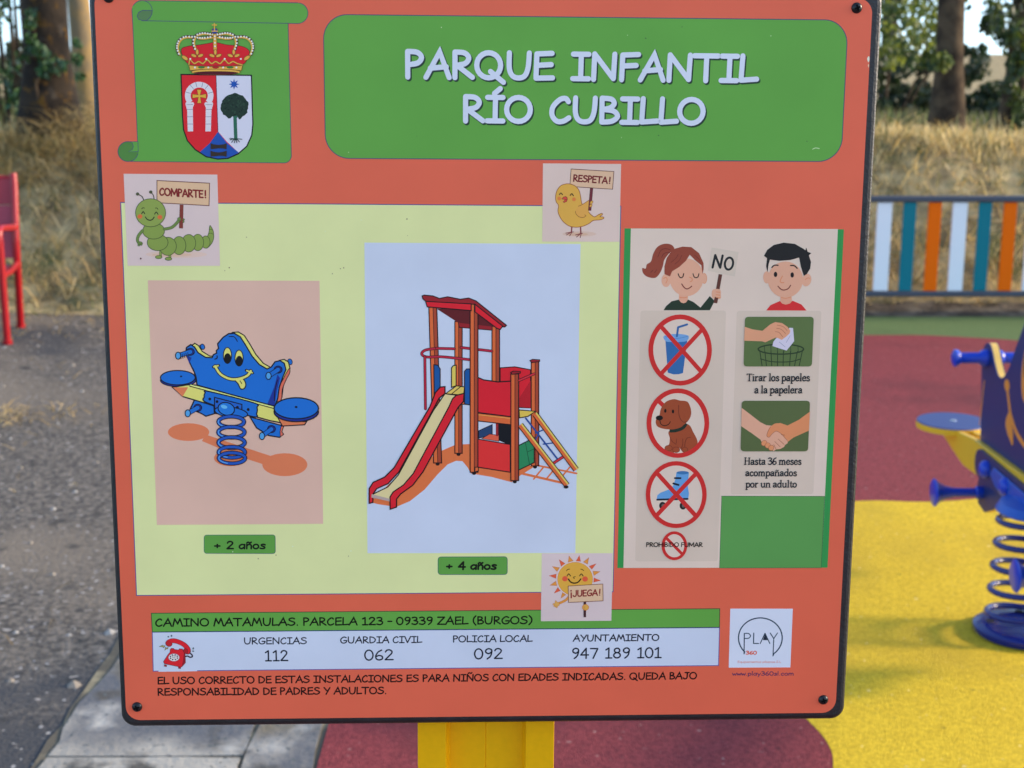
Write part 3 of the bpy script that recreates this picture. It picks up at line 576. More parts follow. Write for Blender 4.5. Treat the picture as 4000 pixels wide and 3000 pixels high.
a = Art('sun_sticker', base=.00010).crop(*SUNC)
a.poly([(178, 201), (1530, 199), (1503, 1487), (160, 1495)], (190, 178, 190))
SRD, SOR = (206, 84, 60), (214, 132, 62)
for k, t in enumerate((((315, 628), (455, 595), (445, 680)), ((375, 450), (515, 475), (468, 550)), ((505, 318), (620, 395), (548, 448)), ((695, 250), (775, 345), (680, 372)), ((893, 240), (830, 350), (918, 355)), ((1075, 282), (970, 365), (1050, 408)), ((1215, 398), (1080, 445), (1132, 505)), ((1290, 548), (1152, 540), (1172, 625)), ((1300, 720), (1170, 668), (1165, 752)), ((330, 812), (442, 732), (465, 815)), ((410, 962), (482, 852), (530, 915)), ((540, 1060), (570, 948), (635, 990)))):
    red = k in (0, 2, 4, 6, 8, 10); a.poly(t, SRD if red else SOR, o=(150, 70, 40), ow=5)
arm = [(700, 1020), (630, 1095), (520, 1148)]
a.stroke(arm, 50, (160, 90, 40), True); a.stroke(arm, 40, SOR, True)
for e in ((465, 1170, 50, 44), (445, 1125, 16, 26), (412, 1170, 26, 16), (425, 1205, 24, 16), (460, 1222, 18, 18)): a.ell(*e, (218, 152, 84), o=(160, 90, 40), ow=5)
a.ell(465, 1168, 40, 34, (218, 152, 84))
a.ell(812, 690, 352, 336, (206, 190, 198)); a.ell(812, 690, 334, 320, (208, 152, 64), o=(186, 112, 50), ow=9, n=40)
for x, y in ((618, 685), (1002, 690)): a.ell(x, y, 57, 54, (200, 110, 62)); a.ell(x, y, 48, 46, (202, 80, 56))
for p in ([(660, 632), (690, 592), (725, 632)], [(898, 632), (930, 592), (965, 632)]): a.stroke(p, 18, BLK, True)
for p in ([(648, 534), (672, 508), (706, 502)], [(920, 502), (950, 508), (975, 530)], [(816, 645), (782, 655), (796, 684)]): a.stroke(p, 13, (40, 26, 12), True)
a.stroke([(686, 692), (730, 748), (800, 768), (870, 748), (920, 690)], 26, (26, 16, 10), True)
a.poly([(680, 824), (1340, 785), (1345, 1106), (686, 1136)], (208, 168, 146), o=(110, 66, 52), ow=13)
a.text('JUEGA!', (775, 1025), (1282, 1000), 122, 25, (116, 20, 30), SANS); a.stroke([(738, 955), (738, 1046)], 28, (124, 26, 34)); a.ell(736, 914, 16, 16, (124, 26, 34), n=12)
a.poly([(973, 1125), (1022, 1123), (1020, 1418), (972, 1418)], (60, 36, 44))
a.ell(1010, 1230, 62, 56, (218, 152, 76), o=(180, 96, 50), ow=7)
for y in (1206, 1236, 1262): a.stroke([(965, y), (1005, y + 2)], 7, (170, 92, 46))
a.build(plate)

# rules poster
a = Art('rules_poster', base=.00004).crop(*FULL)
PG, SK, SKO, CARD = (44, 132, 72), (206, 150, 134), (190, 118, 84), (186, 174, 170)
a.poly([(2439.5, 892), (3296.5, 895.5), (3232.6, 2217.5), (2411.6, 2218.8)], PG)
a.poly([(2464.4, 892.6), (3273, 894.6), (3222, 1940), (3208.5, 2217), (2435.3, 2218.4)], (196, 182, 180))
a.poly(rquad([(2502, 1213), (2836, 1213), (2804, 2192), (2481, 2193)], 12), CARD); a.poly(rquad([(2878, 1214), (3209, 1214), (3177, 1930), (2854, 1931)], 12), CARD)
a.crop(*SKA).poly([(1055, 427), (2022, 429), (1990, 1101), (1035, 1103)], (78, 138, 76), o=(40, 80, 60), ow=4)
a.crop(*KID)
a.poly([(545, 265), (520, 225), (460, 214), (395, 240), (355, 300), (332, 375), (295, 402), (284, 440), (254, 436), (260, 480), (300, 515), (370, 525), (415, 480), (440, 420), (455, 360), (500, 300)], (128, 62, 50), True)
for p in ([(395, 335), (420, 280), (460, 258), (510, 270)], [(430, 338), (450, 305), (490, 292), (515, 310)], [(330, 475), (350, 455)], [(365, 478), (385, 450)]): a.stroke(p, 6, (96, 40, 36), True)
a.poly([(885, 248), (1130, 290), (1095, 512), (850, 460)], (186, 176, 172))
for p in ([(893, 430), (917, 318)], [(917, 318), (962, 432)], [(962, 432), (984, 322)]): a.stroke(p, 21, (30, 34, 38))
a.stroke(ellp(1042, 395, 37, 55, 24, 10), 20, (30, 34, 38), closed=True)
a.ell(818, 530, 22, 46, SK, o=SKO, ow=4); a.ell(470, 548, 42, 60, SK); a.stroke([(448, 530), (470, 520), (480, 545), (468, 572)], 6, SKO, True)
a.poly([(587, 660), (668, 660), (668, 760), (587, 760)], (204, 146, 130)); a.poly([(447, 819), (470, 782), (520, 738), (585, 722), (605, 748), (628, 756), (652, 748), (670, 722), (720, 745), (783, 795), (868, 690), (912, 735), (868, 819)], (32, 48, 40))
a.ell(655, 520, 156, 172, SK); a.stroke([(592, 700), (630, 706), (665, 698)], 6, SKO, True)
a.poly([(455, 490), (455, 420), (475, 345), (530, 265), (620, 240), (700, 245), (770, 300), (810, 390), (812, 440), (802, 490), (790, 410), (740, 370), (685, 315), (650, 370), (590, 425), (525, 465), (505, 512)], (128, 62, 50), False)
for p in ([(515, 385), (560, 345), (580, 310)], [(550, 400), (590, 365), (612, 320)], [(730, 320), (760, 345), (782, 375)]): a.stroke(p, 5, (96, 40, 36), True)
for p in ([(580, 488), (590, 513), (605, 523), (622, 515), (630, 486)], [(715, 488), (725, 515), (742, 523), (760, 515), (768, 488)]): a.stroke(p, 9, (30, 18, 18), True)
a.stroke([(682, 518), (705, 530), (706, 550), (690, 560)], 7, SKO, True); a.stroke([(612, 580), (635, 612), (660, 625), (685, 615), (703, 600)], 9, (104, 38, 34), True)
a.stroke([(964, 492), (918, 754)], 33, (84, 48, 44), cap=False); a.poly([(885, 660), (900, 630), (960, 630), (968, 680), (965, 712), (920, 720), (890, 700)], SK, True)
a.stroke([(930, 700), (918, 754)], 33, (84, 48, 44), cap=False)
for y in (652, 678, 702): a.stroke([(925, y), (960, y + 4)], 6, SKO)
a.ell(1385, 520, 32, 55, SK); a.ell(1748, 545, 42, 58, SK, 15); a.stroke([(1735, 540), (1760, 525), (1775, 530)], 6, SKO, True)
a.poly([(1510, 670), (1610, 670), (1616, 775), (1508, 775)], (204, 146, 130)); a.poly([(1380, 821), (1420, 772), (1505, 735), (1525, 758), (1558, 768), (1595, 758), (1620, 732), (1700, 766), (1748, 822)], (186, 42, 48))
a.ell(1555, 540, 160, 165, SK); a.stroke([(1515, 702), (1560, 710), (1605, 698)], 6, SKO, True)
a.poly([(1360, 325), (1390, 270), (1450, 225), (1540, 204), (1640, 215), (1722, 262), (1736, 275), (1745, 250), (1757, 287), (1790, 300), (1768, 320), (1788, 380), (1780, 440), (1750, 490), (1722, 507), (1695, 420), (1680, 340), (1600, 362), (1500, 370), (1415, 358), (1402, 400), (1392, 475), (1380, 420), (1388, 345)], (28, 28, 32))
for x, y in ((1465, 493), (1617, 498)): a.ell(x, y, 16, 24, (24, 20, 24))
for p in ([(1432, 430), (1455, 410), (1488, 410)], [(1602, 412), (1635, 414), (1662, 438)]): a.stroke(p, 11, (24, 20, 24), True)
a.stroke([(1528, 508), (1507, 552), (1520, 568), (1540, 567)], 7, SKO, True); a.stroke([(1487, 600), (1515, 628), (1545, 635), (1580, 622), (1602, 592)], 9, (104, 38, 34), True)
PR, INN = (178, 40, 42), (196, 182, 180)
a.crop(*PRO); a.ell(665, 485, 300, 338, INN, n=40)
a.poly([(516, 390), (738, 390), (694, 718), (650, 730), (600, 732), (540, 714)], (44, 94, 160)); a.poly([(503, 342), (625, 322), (745, 338), (740, 385), (690, 402), (570, 404), (515, 392)], (100, 146, 206), True); a.stroke([(515, 350), (625, 368), (738, 348)], 5, (60, 110, 180), True)
for p, q in (((632, 345), (645, 255)), ((645, 255), (736, 226))): a.stroke([p, q], 21, (42, 88, 152))
a.stroke([(485, 262), (865, 690)], 44, PR); a.stroke([(880, 285), (482, 715)], 44, PR); a.stroke(ellp(665, 485, 297, 336, 44), 49, PR, closed=True)
DB, DL = (138, 66, 42), (96, 40, 28)
a.ell(642, 1225, 296, 330, INN, n=40); a.stroke([(450, 1005), (520, 1070)], 44, PR)
a.poly([(558, 1300), (735, 1235), (800, 1320), (842, 1415), (815, 1480), (745, 1520), (690, 1512), (650, 1475), (600, 1525), (560, 1515), (510, 1485), (525, 1455), (552, 1440), (560, 1380)], DB, True)
for e in ((548, 1478, 38, 28), (625, 1495, 36, 28), (712, 1495, 30, 26)): a.ell(*e, DB, o=DL, ow=5)
for p in ([(562, 1365), (585, 1410), (625, 1440)], [(628, 1385), (626, 1430)], [(692, 1385), (690, 1450), (672, 1485)], [(770, 1368), (735, 1378), (715, 1420), (712, 1470)]): a.stroke(p, 6, DL, True)
a.stroke([(558, 1303), (620, 1300), (690, 1275), (728, 1228)], 34, (28, 42, 36), True, cap=False)
a.poly([(470, 1080), (520, 1010), (600, 982), (660, 995), (740, 1010), (775, 1090), (770, 1160), (728, 1220), (640, 1278), (540, 1288), (440, 1262), (418, 1200), (455, 1145)], DB, True)
a.stroke([(650, 1045), (652, 1130), (672, 1190), (705, 1215), (740, 1205)], 7, DL, True)
a.ell(455, 1172, 36, 25, (16, 14, 16)); a.ell(515, 1100, 12, 20, (20, 14, 14)); a.ell(593, 1107, 12, 20, (20, 14, 14)); a.stroke([(460, 1200), (472, 1236), (510, 1251), (548, 1236), (566, 1210)], 9, (34, 16, 14), True)
a.stroke(ellp(642, 1225, 293, 328, 44), 49, PR, closed=True)
a.crop(*SKA); a.ell(628, 413, 268, 296, INN, n=40)
a.poly([(630, 205), (748, 208), (738, 300), (738, 345), (748, 400), (742, 447), (445, 456), (450, 420), (480, 395), (560, 365), (600, 330), (622, 260)], (86, 142, 206)); a.ell(689, 207, 58, 16, (50, 104, 166))
a.stroke([(450, 460), (735, 453)], 19, (24, 32, 52)); a.stroke([(616, 258), (668, 258)], 19, (20, 26, 44)); a.stroke([(602, 308), (650, 322)], 19, (20, 26, 44))
for x in (500, 692): a.ell(x, 517, 32, 36, (30, 30, 34)); a.ell(x + 4, 517, 15, 18, (90, 88, 90), n=14)
a.stroke([(460, 225), (805, 605)], 42, PR); a.stroke([(805, 225), (452, 600)], 42, PR); a.stroke(ellp(628, 413, 265, 294, 44), 43, PR, closed=True)
a.ell(611, 893, 110, 124, INN, n=32); a.stroke([(540, 825), (685, 972)], 29, PR); a.stroke(ellp(611, 893, 106, 122, 36), 29, PR, closed=True)
a.text('PROHIBIDO FUMAR', (350, 902), (874, 902), 41, 8.2, (14, 12, 14), SANS, space=30)
a.text('Hasta 36 meses', (1268, 131), (1798, 131), 68, 11, (22, 30, 42), SERIF, space=22); a.text('acompañados', (1281, 238), (1755, 238), 66, 11, (22, 30, 42), SERIF); a.text('por un adulto', (1281, 344), (1755, 344), 66, 11, (22, 30, 42), SERIF, space=22)
a.crop(*HAN)
G1, G2 = (80, 102, 64), (76, 92, 60)
a.poly(rquad([(285, 148), (981, 148), (962, 651), (270, 651)], 38), G1)
for x0, x1 in ((432, 458), (485, 502), (547, 556), (614, 614), (673, 670), (746, 736), (816, 785), (868, 832)): a.stroke([(x0, 495 if 440 < x0 < 860 else 480), (x1, 648)], 9, (38, 56, 38), cap=False)
for x0 in (480, 545, 610, 675, 745, 820): a.stroke([(x0, 438), (x0 + 4, 510)], 7, (46, 66, 44), cap=False)
a.stroke(ellp(648, 476, 230, 50, 30), 14, (38, 56, 38), closed=True); a.stroke([(442, 574), (540, 600), (650, 606), (760, 600), (848, 574)], 10, (38, 56, 38), True)
a.poly([(735, 258), (770, 262), (776, 320), (782, 395), (750, 435), (705, 490), (640, 470), (562, 444), (572, 400), (600, 365), (690, 330)], (184, 184, 214), False); a.stroke([(742, 338), (702, 408)], 4, (130, 130, 160)); a.stroke([(630, 402), (690, 452)], 4, (130, 130, 160))
SK2 = (202, 142, 118)
a.poly([(282, 250), (360, 275), (460, 290), (540, 225), (590, 201), (660, 212), (715, 250), (744, 290), (735, 318), (700, 350), (655, 382), (615, 362), (590, 360), (490, 406), (455, 396), (276, 390)], SK2)
for p in ([(610, 232), (670, 248), (712, 290)], [(604, 265), (650, 275), (695, 318)], [(592, 298), (630, 308), (665, 350)]): a.stroke(p, 5, (156, 92, 72), True)
a.poly(rquad([(252, 998), (943, 998), (922, 1510), (240, 1510)], 38), G2)
H1, H2 = (206, 150, 134), (192, 126, 92)
a.poly([(941, 1108), (830, 1190), (715, 1248), (640, 1222), (580, 1240), (560, 1300), (650, 1400), (720, 1412), (775, 1370), (931, 1300)], H2)
a.poly([(251, 1070), (350, 1145), (440, 1215), (500, 1245), (560, 1250), (620, 1300), (712, 1395), (718, 1425), (690, 1445), (680, 1465), (640, 1486), (600, 1490), (575, 1508), (520, 1470), (450, 1410), (440, 1390), (350, 1325), (246, 1255)], H1)
for e in ((478, 1426, 30, 25), (515, 1450, 28, 26), (550, 1474, 28, 26)): a.ell(*e, (196, 132, 98), -40, (150, 86, 66), 4)
a.poly([(545, 1260), (590, 1228), (650, 1230), (700, 1260), (660, 1330), (600, 1306), (560, 1332), (528, 1368), (504, 1352), (520, 1300)], H2, True); a.stroke([(545, 1258), (520, 1300), (505, 1350), (528, 1367), (560, 1332), (600, 1306), (650, 1332), (712, 1400)], 5, (150, 86, 66), True)
for p in ([(620, 1385), (680, 1440)], [(585, 1410), (640, 1465)], [(575, 1440), (598, 1488)], [(650, 1340), (688, 1346)]): a.stroke(p, 5, (150, 86, 66))
a.text('Tirar los papeles', (302, 798), (935, 798), 74, 12, (22, 30, 42), SERIF, space=22); a.text('a la papelera', (384, 921), (862, 921), 74, 12, (22, 30, 42), SERIF, space=22)
a.build(plate)

# address strip, telephone strip, notice, logo
a = Art('address_strip').crop(*FULL)
a.poly([(591, 2395.5), (2811.5, 2377.5), (2810.5, 2450.5), (595, 2468.5)], GRN, o=(40, 66, 50), ow=3)
a.text('CAMINO MATAMULAS. PARCELA 123 - 09339 ZAEL (BURGOS)', (610, 2446.5), (2076, 2436.5), 31, 6.2, (10, 16, 8), space=30); a.build(plate)
a = Art('telephone_strip').crop(*FULL)
a.poly([(595, 2469.5), (2810.5, 2451.5), (2806.5, 2599.5), (598.8, 2621.5)], PALE, o=(66, 76, 150), ow=3.2)
a.poly([(619, 2605), (770, 2605), (770, 2622), (619, 2624)], PALE)
for t, q0, q1, c, w in (('URGENCIAS', (956, 2516), (1196, 2515), 26.5, 4.8), ('112', (1038, 2582), (1124, 2581.3), 43.5, 5.9), ('GUARDIA CIVIL', (1332, 2512.5), (1648, 2510), 26.5, 4.8), ('062', (1425.5, 2579), (1535.5, 2578), 43.5, 5.9), ('POLICIA LOCAL', (1772, 2508), (2079, 2506), 26.5, 4.8), ('092', (1854, 2574), (1961.5, 2573), 43.5, 5.9), ('AYUNTAMIENTO', (2239, 2505), (2573, 2502), 26.5, 4.8), ('947 189 101', (2238.5, 2572), (2582, 2569), 43.5, 5.9)):
    a.text(t, q0, q1, c, w, (16, 22, 40), space=40 if t[0] == '9' else 30)
a.crop(*TEL)
TR, TK = (192, 30, 44), (40, 20, 40)
a.stroke([(940, 1090), (1000, 1075), (1080, 1110), (1140, 1090), (1130, 1040), (1090, 1000)], 42, TK, True)
for e in ((435, 505, 26, 22, 0), (527, 480, 24, 32, 0), (1168, 850, 24, 34, 20), (1165, 930, 32, 20, 10)): a.ell(*e[:4], (70, 90, 104), e[4], n=12)
for pts in ([(165, 798), (262, 750), (285, 770), (345, 772), (295, 830), (272, 805)], [(330, 905), (350, 815), (375, 835), (432, 820), (415, 865), (385, 858)]): a.poly(pts, (150, 150, 90), o=(50, 56, 50), ow=12)
a.poly([(490, 880), (520, 848), (590, 848), (615, 880), (740, 895), (765, 858), (850, 865), (880, 930), (930, 1000), (940, 1270), (830, 1390), (800, 1400), (320, 1300), (290, 1240), (420, 1040), (485, 960)], TR, o=TK, ow=14)
a.poly([(900, 960), (930, 1010), (938, 1270), (830, 1385), (860, 1250)], (130, 24, 40))
for x, y in ((350, 1370), (765, 1430)): a.poly([(x - 35, y - 45), (x + 40, y - 30), (x + 30, y + 20), (x - 38, y + 5)], (140, 28, 40), o=TK, ow=8)
a.ell(600, 1115, 162, 113, (196, 196, 210), o=(70, 60, 110), ow=8)
for k in range(8): a.ell(600 + 108 * math.cos(R(k * 45 + 20)), 1108 + 72 * math.sin(R(k * 45 + 20)), 22, 20, (40, 36, 60), n=10)
a.stroke(ellp(598, 1096, 40, 32, 16), 14, (110, 110, 120), closed=True)
hs = [(445, 660), (560, 620), (720, 650), (900, 740), (1010, 860), (1015, 930)]
a.stroke(hs, 150, TK, True); a.ell(450, 705, 105, 90, TK, 25); a.ell(990, 920, 112, 98, TK, 40)
a.stroke(hs, 132, TR, True); a.ell(450, 702, 94, 78, (170, 32, 44), 25); a.ell(985, 912, 102, 86, TR, 40); a.ell(945, 925, 66, 78, (150, 28, 40), -30, TK, 8)
a.build(plate)
a = Art('usage_notice').crop(*FULL)
a.text('EL USO CORRECTO DE ESTAS INSTALACIONES ES PARA NIÑOS CON EDADES INDICADAS. QUEDA BAJO', (618.5, 2672), (2720, 2652), 28.5, 5.7, (24, 8, 8), space=32)
a.text('RESPONSABILIDAD DE PADRES Y ADULTOS.', (619, 2716), (1506, 2710), 28.5, 5.7, (24, 8, 8), space=32); a.build(plate)
a = Art('maker_sticker').crop(*LOGO)
NV = (28, 52, 74)
a.poly([(252, 95), (1095, 96), (1062, 888), (230, 892)], (186, 198, 228))
arc = [(657 + 295 * math.cos(R(t)), 490 - 270 * math.sin(R(t))) for t in range(-52, 226, 4)]
a.stroke([(828, 732)] + arc + [(437, 704)], 18, NV)
a.stroke([(437, 704), (441, 430)], 15, NV); a.stroke([(441, 430), (495, 430), (524, 462), (498, 494), (446, 498)], 14, NV, True)
a.stroke([(568, 425), (565, 565)], 15, NV); a.stroke([(565, 565), (632, 565)], 15, NV); a.stroke([(655, 566), (720, 428)], 14, NV); a.stroke([(720, 428), (785, 566)], 14, NV); a.poly([(690, 520), (720, 440), (754, 520)], (24, 34, 52))
a.stroke([(790, 424), (840, 502)], 14, NV); a.stroke([(888, 424), (838, 500), (828, 732)], 14, NV)
a.text('360', (464, 712), (604, 712), 48, 14, (190, 84, 66), SANS); a.text('Equipamientos urbanos S.L', (354, 826), (936, 826), 30, 5.5, (192, 128, 124), SANS, space=26)
a.build(plate)
a = Art('web_address').crop(*LOGO); a.text('www.play360sl.com', (280, 997), (1100, 997), 58, 10.5, (50, 34, 84)); a.build(plate)
a = Art('edge_chip').crop(3200, 0, 5.53); a.poly([(1060, 1220), (1080, 1225), (1086, 1290), (1065, 1345), (1045, 1310), (1036, 1265)], (215, 205, 200), True); a.poly([(1052, 1400), (1072, 1385), (1076, 1430), (1060, 1460)], (215, 190, 170)); a.build(plate)

# ================================================================ ground and terrain
def sstep(a, b, x): t = max(0, min(1, (x - a) / (b - a))); return t * t * (3 - 2 * t)
def bank_y(x): return 8.42 + .10 * math.sin(x * 1.3 + .5) * (1 if x < 0 else .25)
def zt(x, y):
    y0 = bank_y(x); top = .92 + .06 * math.sin(x * .8) + (.06 if x < 0 else 0)
    z = top * sstep(y0, y0 + 1.5, y)
    if y > y0: z += (.05 * noise.noise((x * 1.6, y * 1.6, 3)) + .025 * noise.noise((x * 5, y * 5, 7))) * sstep(y0, y0 + .4, y) * (1 - .8 * sstep(14, 30, y))
    z -= .12 * sstep(11.5, 15, y)
    z += (1.0 + .7 * math.sin(x * .012 + 1.2)) * sstep(60, 300, y) + .05 * noise.noise((x * .2, y * .2, 0)) * sstep(14, 40, y)
    return z
def axis(a, b, step): n = max(1, round((b - a) / step)); return [a + (b - a) * i / n for i in range(n)]
xs = axis(-400, -60, 40) + axis(-60, -12, 4) + axis(-12, -6, .5) + axis(-6, 7, .09) + axis(7, 14, .5) + axis(14, 60, 4) + axis(60, 400, 40) + [400]
ys = axis(-60, -5, 6) + axis(-5, 8.2, 1.2) + axis(8.2, 10.6, .08) + axis(10.6, 20, .35) + axis(20, 60, 3) + axis(60, 500, 30) + [500]
m = MB(); m.v = [(x, y, zt(x, y)) for y in ys for x in xs]; nx = len(xs)
m.f = [[j * nx + i, j * nx + i + 1, (j + 1) * nx + i + 1, (j + 1) * nx + i] for j in range(len(ys) - 1) for i in range(nx - 1)]; m.mi = [0] * len(m.f)
def terrain_mat():
    t = mat('dry_grass_earth', (.22, .16, .085), .95, .1, nscale=5, col2=(.52, .39, .20), mix=(.38, .62), bump=.8, bscale=14)
    n = t.node_tree; b = n.nodes['Principled BSDF']; src = b.inputs['Base Color'].links[0].from_socket
    tc = [k for k in n.nodes if k.type == 'TEX_COORD'][0]; nz = n.nodes.new('ShaderNodeTexNoise'); nz.inputs['Scale'].default_value = 3.1; nz.inputs['Detail'].default_value = 6
    mp = n.nodes.new('ShaderNodeMapping'); mp.inputs['Location'].default_value = (5, 9, 2); n.links.new(tc.outputs['Object'], mp.inputs[0]); n.links.new(mp.outputs[0], nz.inputs['Vector'])
    rp = n.nodes.new('ShaderNodeValToRGB'); rp.color_ramp.elements[0].position = .5; rp.color_ramp.elements[1].position = .68
    n.links.new(nz.outputs['Fac'], rp.inputs[0]); mx = n.nodes.new('ShaderNodeMix'); mx.data_type = 'RGBA'
    n.links.new(rp.outputs[0], mx.inputs[0]); n.links.new(src, mx.inputs[6]); mx.inputs[7].default_value = (.10, .115, .045, 1); n.links.new(mx.outputs[2], b.inputs['Base Color']); return t
tag(m.build('terrain', terrain_mat(), smooth=True, fix=False), kind='structure')

def sheet(name, pts, z, mt, th=0):
    m = MB()
    if th: m.prism(pts, z - th, z, lambda a, b, h: (a, b, h))
    else: m.add([(x, y, z) for x, y in pts], [tuple(range(len(pts)))])
    return tag(m.build(name, mt, fix=bool(th)), kind='structure')

def ground_mat(name, c1, c2, nscale, mix, spots=None, sp=(.74, .78), spscale=30, bump=.5, bscale=150, rough=.9, stain=None):
    t = mat(name, c1, rough, .25, nscale=nscale, col2=c2, mix=mix, bump=bump, bscale=bscale)
    n = t.node_tree; b = n.nodes['Principled BSDF']; src = b.inputs['Base Color'].links[0].from_socket
    tc = [k for k in n.nodes if k.type == 'TEX_COORD'][0]
    def over(src, scale, lo, hi, col, loc_, det=2, stretch=(1, 1, 1)):
        nz = n.nodes.new('ShaderNodeTexNoise'); nz.inputs['Scale'].default_value = scale; nz.inputs['Detail'].default_value = det
        mp = n.nodes.new('ShaderNodeMapping'); mp.inputs['Location'].default_value = loc_; mp.inputs['Scale'].default_value = stretch
        n.links.new(tc.outputs['Object'], mp.inputs[0]); n.links.new(mp.outputs[0], nz.inputs['Vector'])
        rp = n.nodes.new('ShaderNodeMapRange'); rp.inputs[1].default_value = lo; rp.inputs[2].default_value = hi; n.links.new(nz.outputs['Fac'], rp.inputs[0])
        mx = n.nodes.new('ShaderNodeMix'); mx.data_type = 'RGBA'; n.links.new(rp.outputs[0], mx.inputs[0]); n.links.new(src, mx.inputs[6]); mx.inputs[7].default_value = (*col, 1); return mx.outputs[2]
    if stain:
        for c, sc, lo, hi in stain: src = over(src, sc, lo, hi, c, (sc, 3, 1), 5)
    if spots: src = over(src, spscale, sp[0], sp[1], spots, (7, 1, 4), 1)
    n.links.new(src, b.inputs['Base Color']); return t
asph = ground_mat('worn_asphalt', (.050, .045, .040), (.205, .174, .143), 48, (.36, .66), spots=(.38, .35, .32), spscale=44, sp=(.675, .735), bump=.7, bscale=90, stain=[((.19, .155, .118), .9, .48, .66), ((.06, .059, .061), 1.5, .54, .70), ((.03, .03, .03), 9, .62, .74)])
edge = [(x / 4, bank_y(x / 4) + .16 + .1 * math.sin(x * 1.9)) for x in range(-48, -1)]
sheet('pavement', [(-12, -4), (-1.03, -4), (-1.03, 8.6)] + [p for p in reversed(edge) if p[0] < -1.1], .006, asph)
conc = ground_mat('pale_concrete', (.19, .178, .158), (.39, .362, .312), 4, (.30, .66), spots=(.10, .11, .11), spscale=60, sp=(.66, .72), bump=.35, bscale=60, stain=[((.12, .122, .13), 2.6, .47, .60), ((.085, .078, .068), 8, .56, .68), ((.17, .14, .095), 3.6, .58, .70), ((.43, .41, .37), 4.3, .58, .70)])
moss = mat('mossy_joint_soil', (.12, .105, .08), .95, .1, nscale=14, col2=(.32, .27, .17), mix=(.5, .7))
sheet('joint_soil', [(-.40, 8.3), (-.40, -4)] + [(-1.036 + .022 * noise.noise((k * .9, 2, 2)) + .010 * noise.noise((k * 2.3, 5, 2)), -4 + k * .08) for k in range(154)], .0095, moss)
def rough_slab(name, x0, y0, x1, y1, z, th, k):      # slab with worn, slightly wavy edges
    pts = []
    for a, b, n in (((x0, y0), (x1, y0), 10), ((x1, y0), (x1, y1), 26), ((x1, y1), (x0, y1), 10), ((x0, y1), (x0, y0), 26)):
        for i in range(n):
            t = i / n; x, y = a[0] + (b[0] - a[0]) * t, a[1] + (b[1] - a[1]) * t
            rag = .030 * noise.noise((3, y * 3.1, 4)) + .012 * noise.noise((3, y * 9, 4)) if x < -1.0 else 0
            pts.append((x + rag + 0.006 * noise.noise((x * 6, y * 6, k)) + .005 * noise.noise((x * 24, y * 24, k)), y + .006 * noise.noise((x * 6, y * 6, k + 9))))
    sheet(name, pts, z, conc, th)
for k, (y0, y1) in enumerate(((-4, 1.2), (1.21, 2.868), (2.878, 4.6), (4.62, 6.4), (6.42, 8.3))): rough_slab('concrete_slab', -1.012, y0, -.590, y1, .013 + .001 * (k % 2), .011, k)
for k, (y0, y1) in enumerate(((-4, -1), (-.99, 1.9), (1.91, 3.9), (3.91, 5.9), (5.91, 8.3))): rough_slab('concrete_kerb', -.580, y0, -.432, y1, .0145, .0125, 20 + k)
def rubber(name, c1, c2, fleck, dark): return ground_mat(name, c1, c2, 105, (.36, .64), spots=fleck, spscale=60, sp=(.735, .765), bump=1.0, bscale=230, rough=.85, stain=[(dark, 1.3, .52, .72), (tuple(v * .55 for v in dark), 45, .69, .76)])
rred = rubber('red_rubber_granules', (.185, .029, .037), (.31, .053, .060), (.42, .24, .21), (.14, .025, .034))
ryel = rubber('yellow_rubber_granules', (.62, .405, .014), (.83, .58, .03), (.88, .70, .24), (.50, .33, .025))
rgrn = rubber('green_turf', (.09, .15, .048), (.15, .22, .078), (.2, .25, .11), (.08, .125, .042))
sheet('green_surface', [(-.425, -4), (9, -4), (9, 8.36), (-.425, 8.36)], .009, rgrn)
redge = catmull([(.2, 7.74), (1.2, 7.77), (1.95, 7.765), (2.26, 7.76), (2.52, 7.69), (2.76, 7.59), (3.4, 7.15), (4.2, 6.2), (4.8, 4.9), (4.9, 3.2), (4.3, 1.3), (3.0, .2)])
sheet('red_rubber_surface', [(-.42, -3), (3.0, -3)] + redge[::-1] + [(-.42, 7.72)], .013, rred)
yb = catmull([(.35, 2.1), (.60, 2.5), (.685, 2.8), (.703, 2.93), (.672, 3.08), (.58, 3.35), (.53, 3.75), (.62, 4.2), (.85, 4.6), (1.19, 4.723), (1.41, 4.715), (1.62, 4.753), (2.3, 4.95), (3.2, 4.85), (4.0, 4.1), (4.2, 2.9), (3.6, 1.7), (2.4, 1.1), (1.0, 1.3)], True)
sheet('yellow_rubber_surface', yb, .0136, ryel)

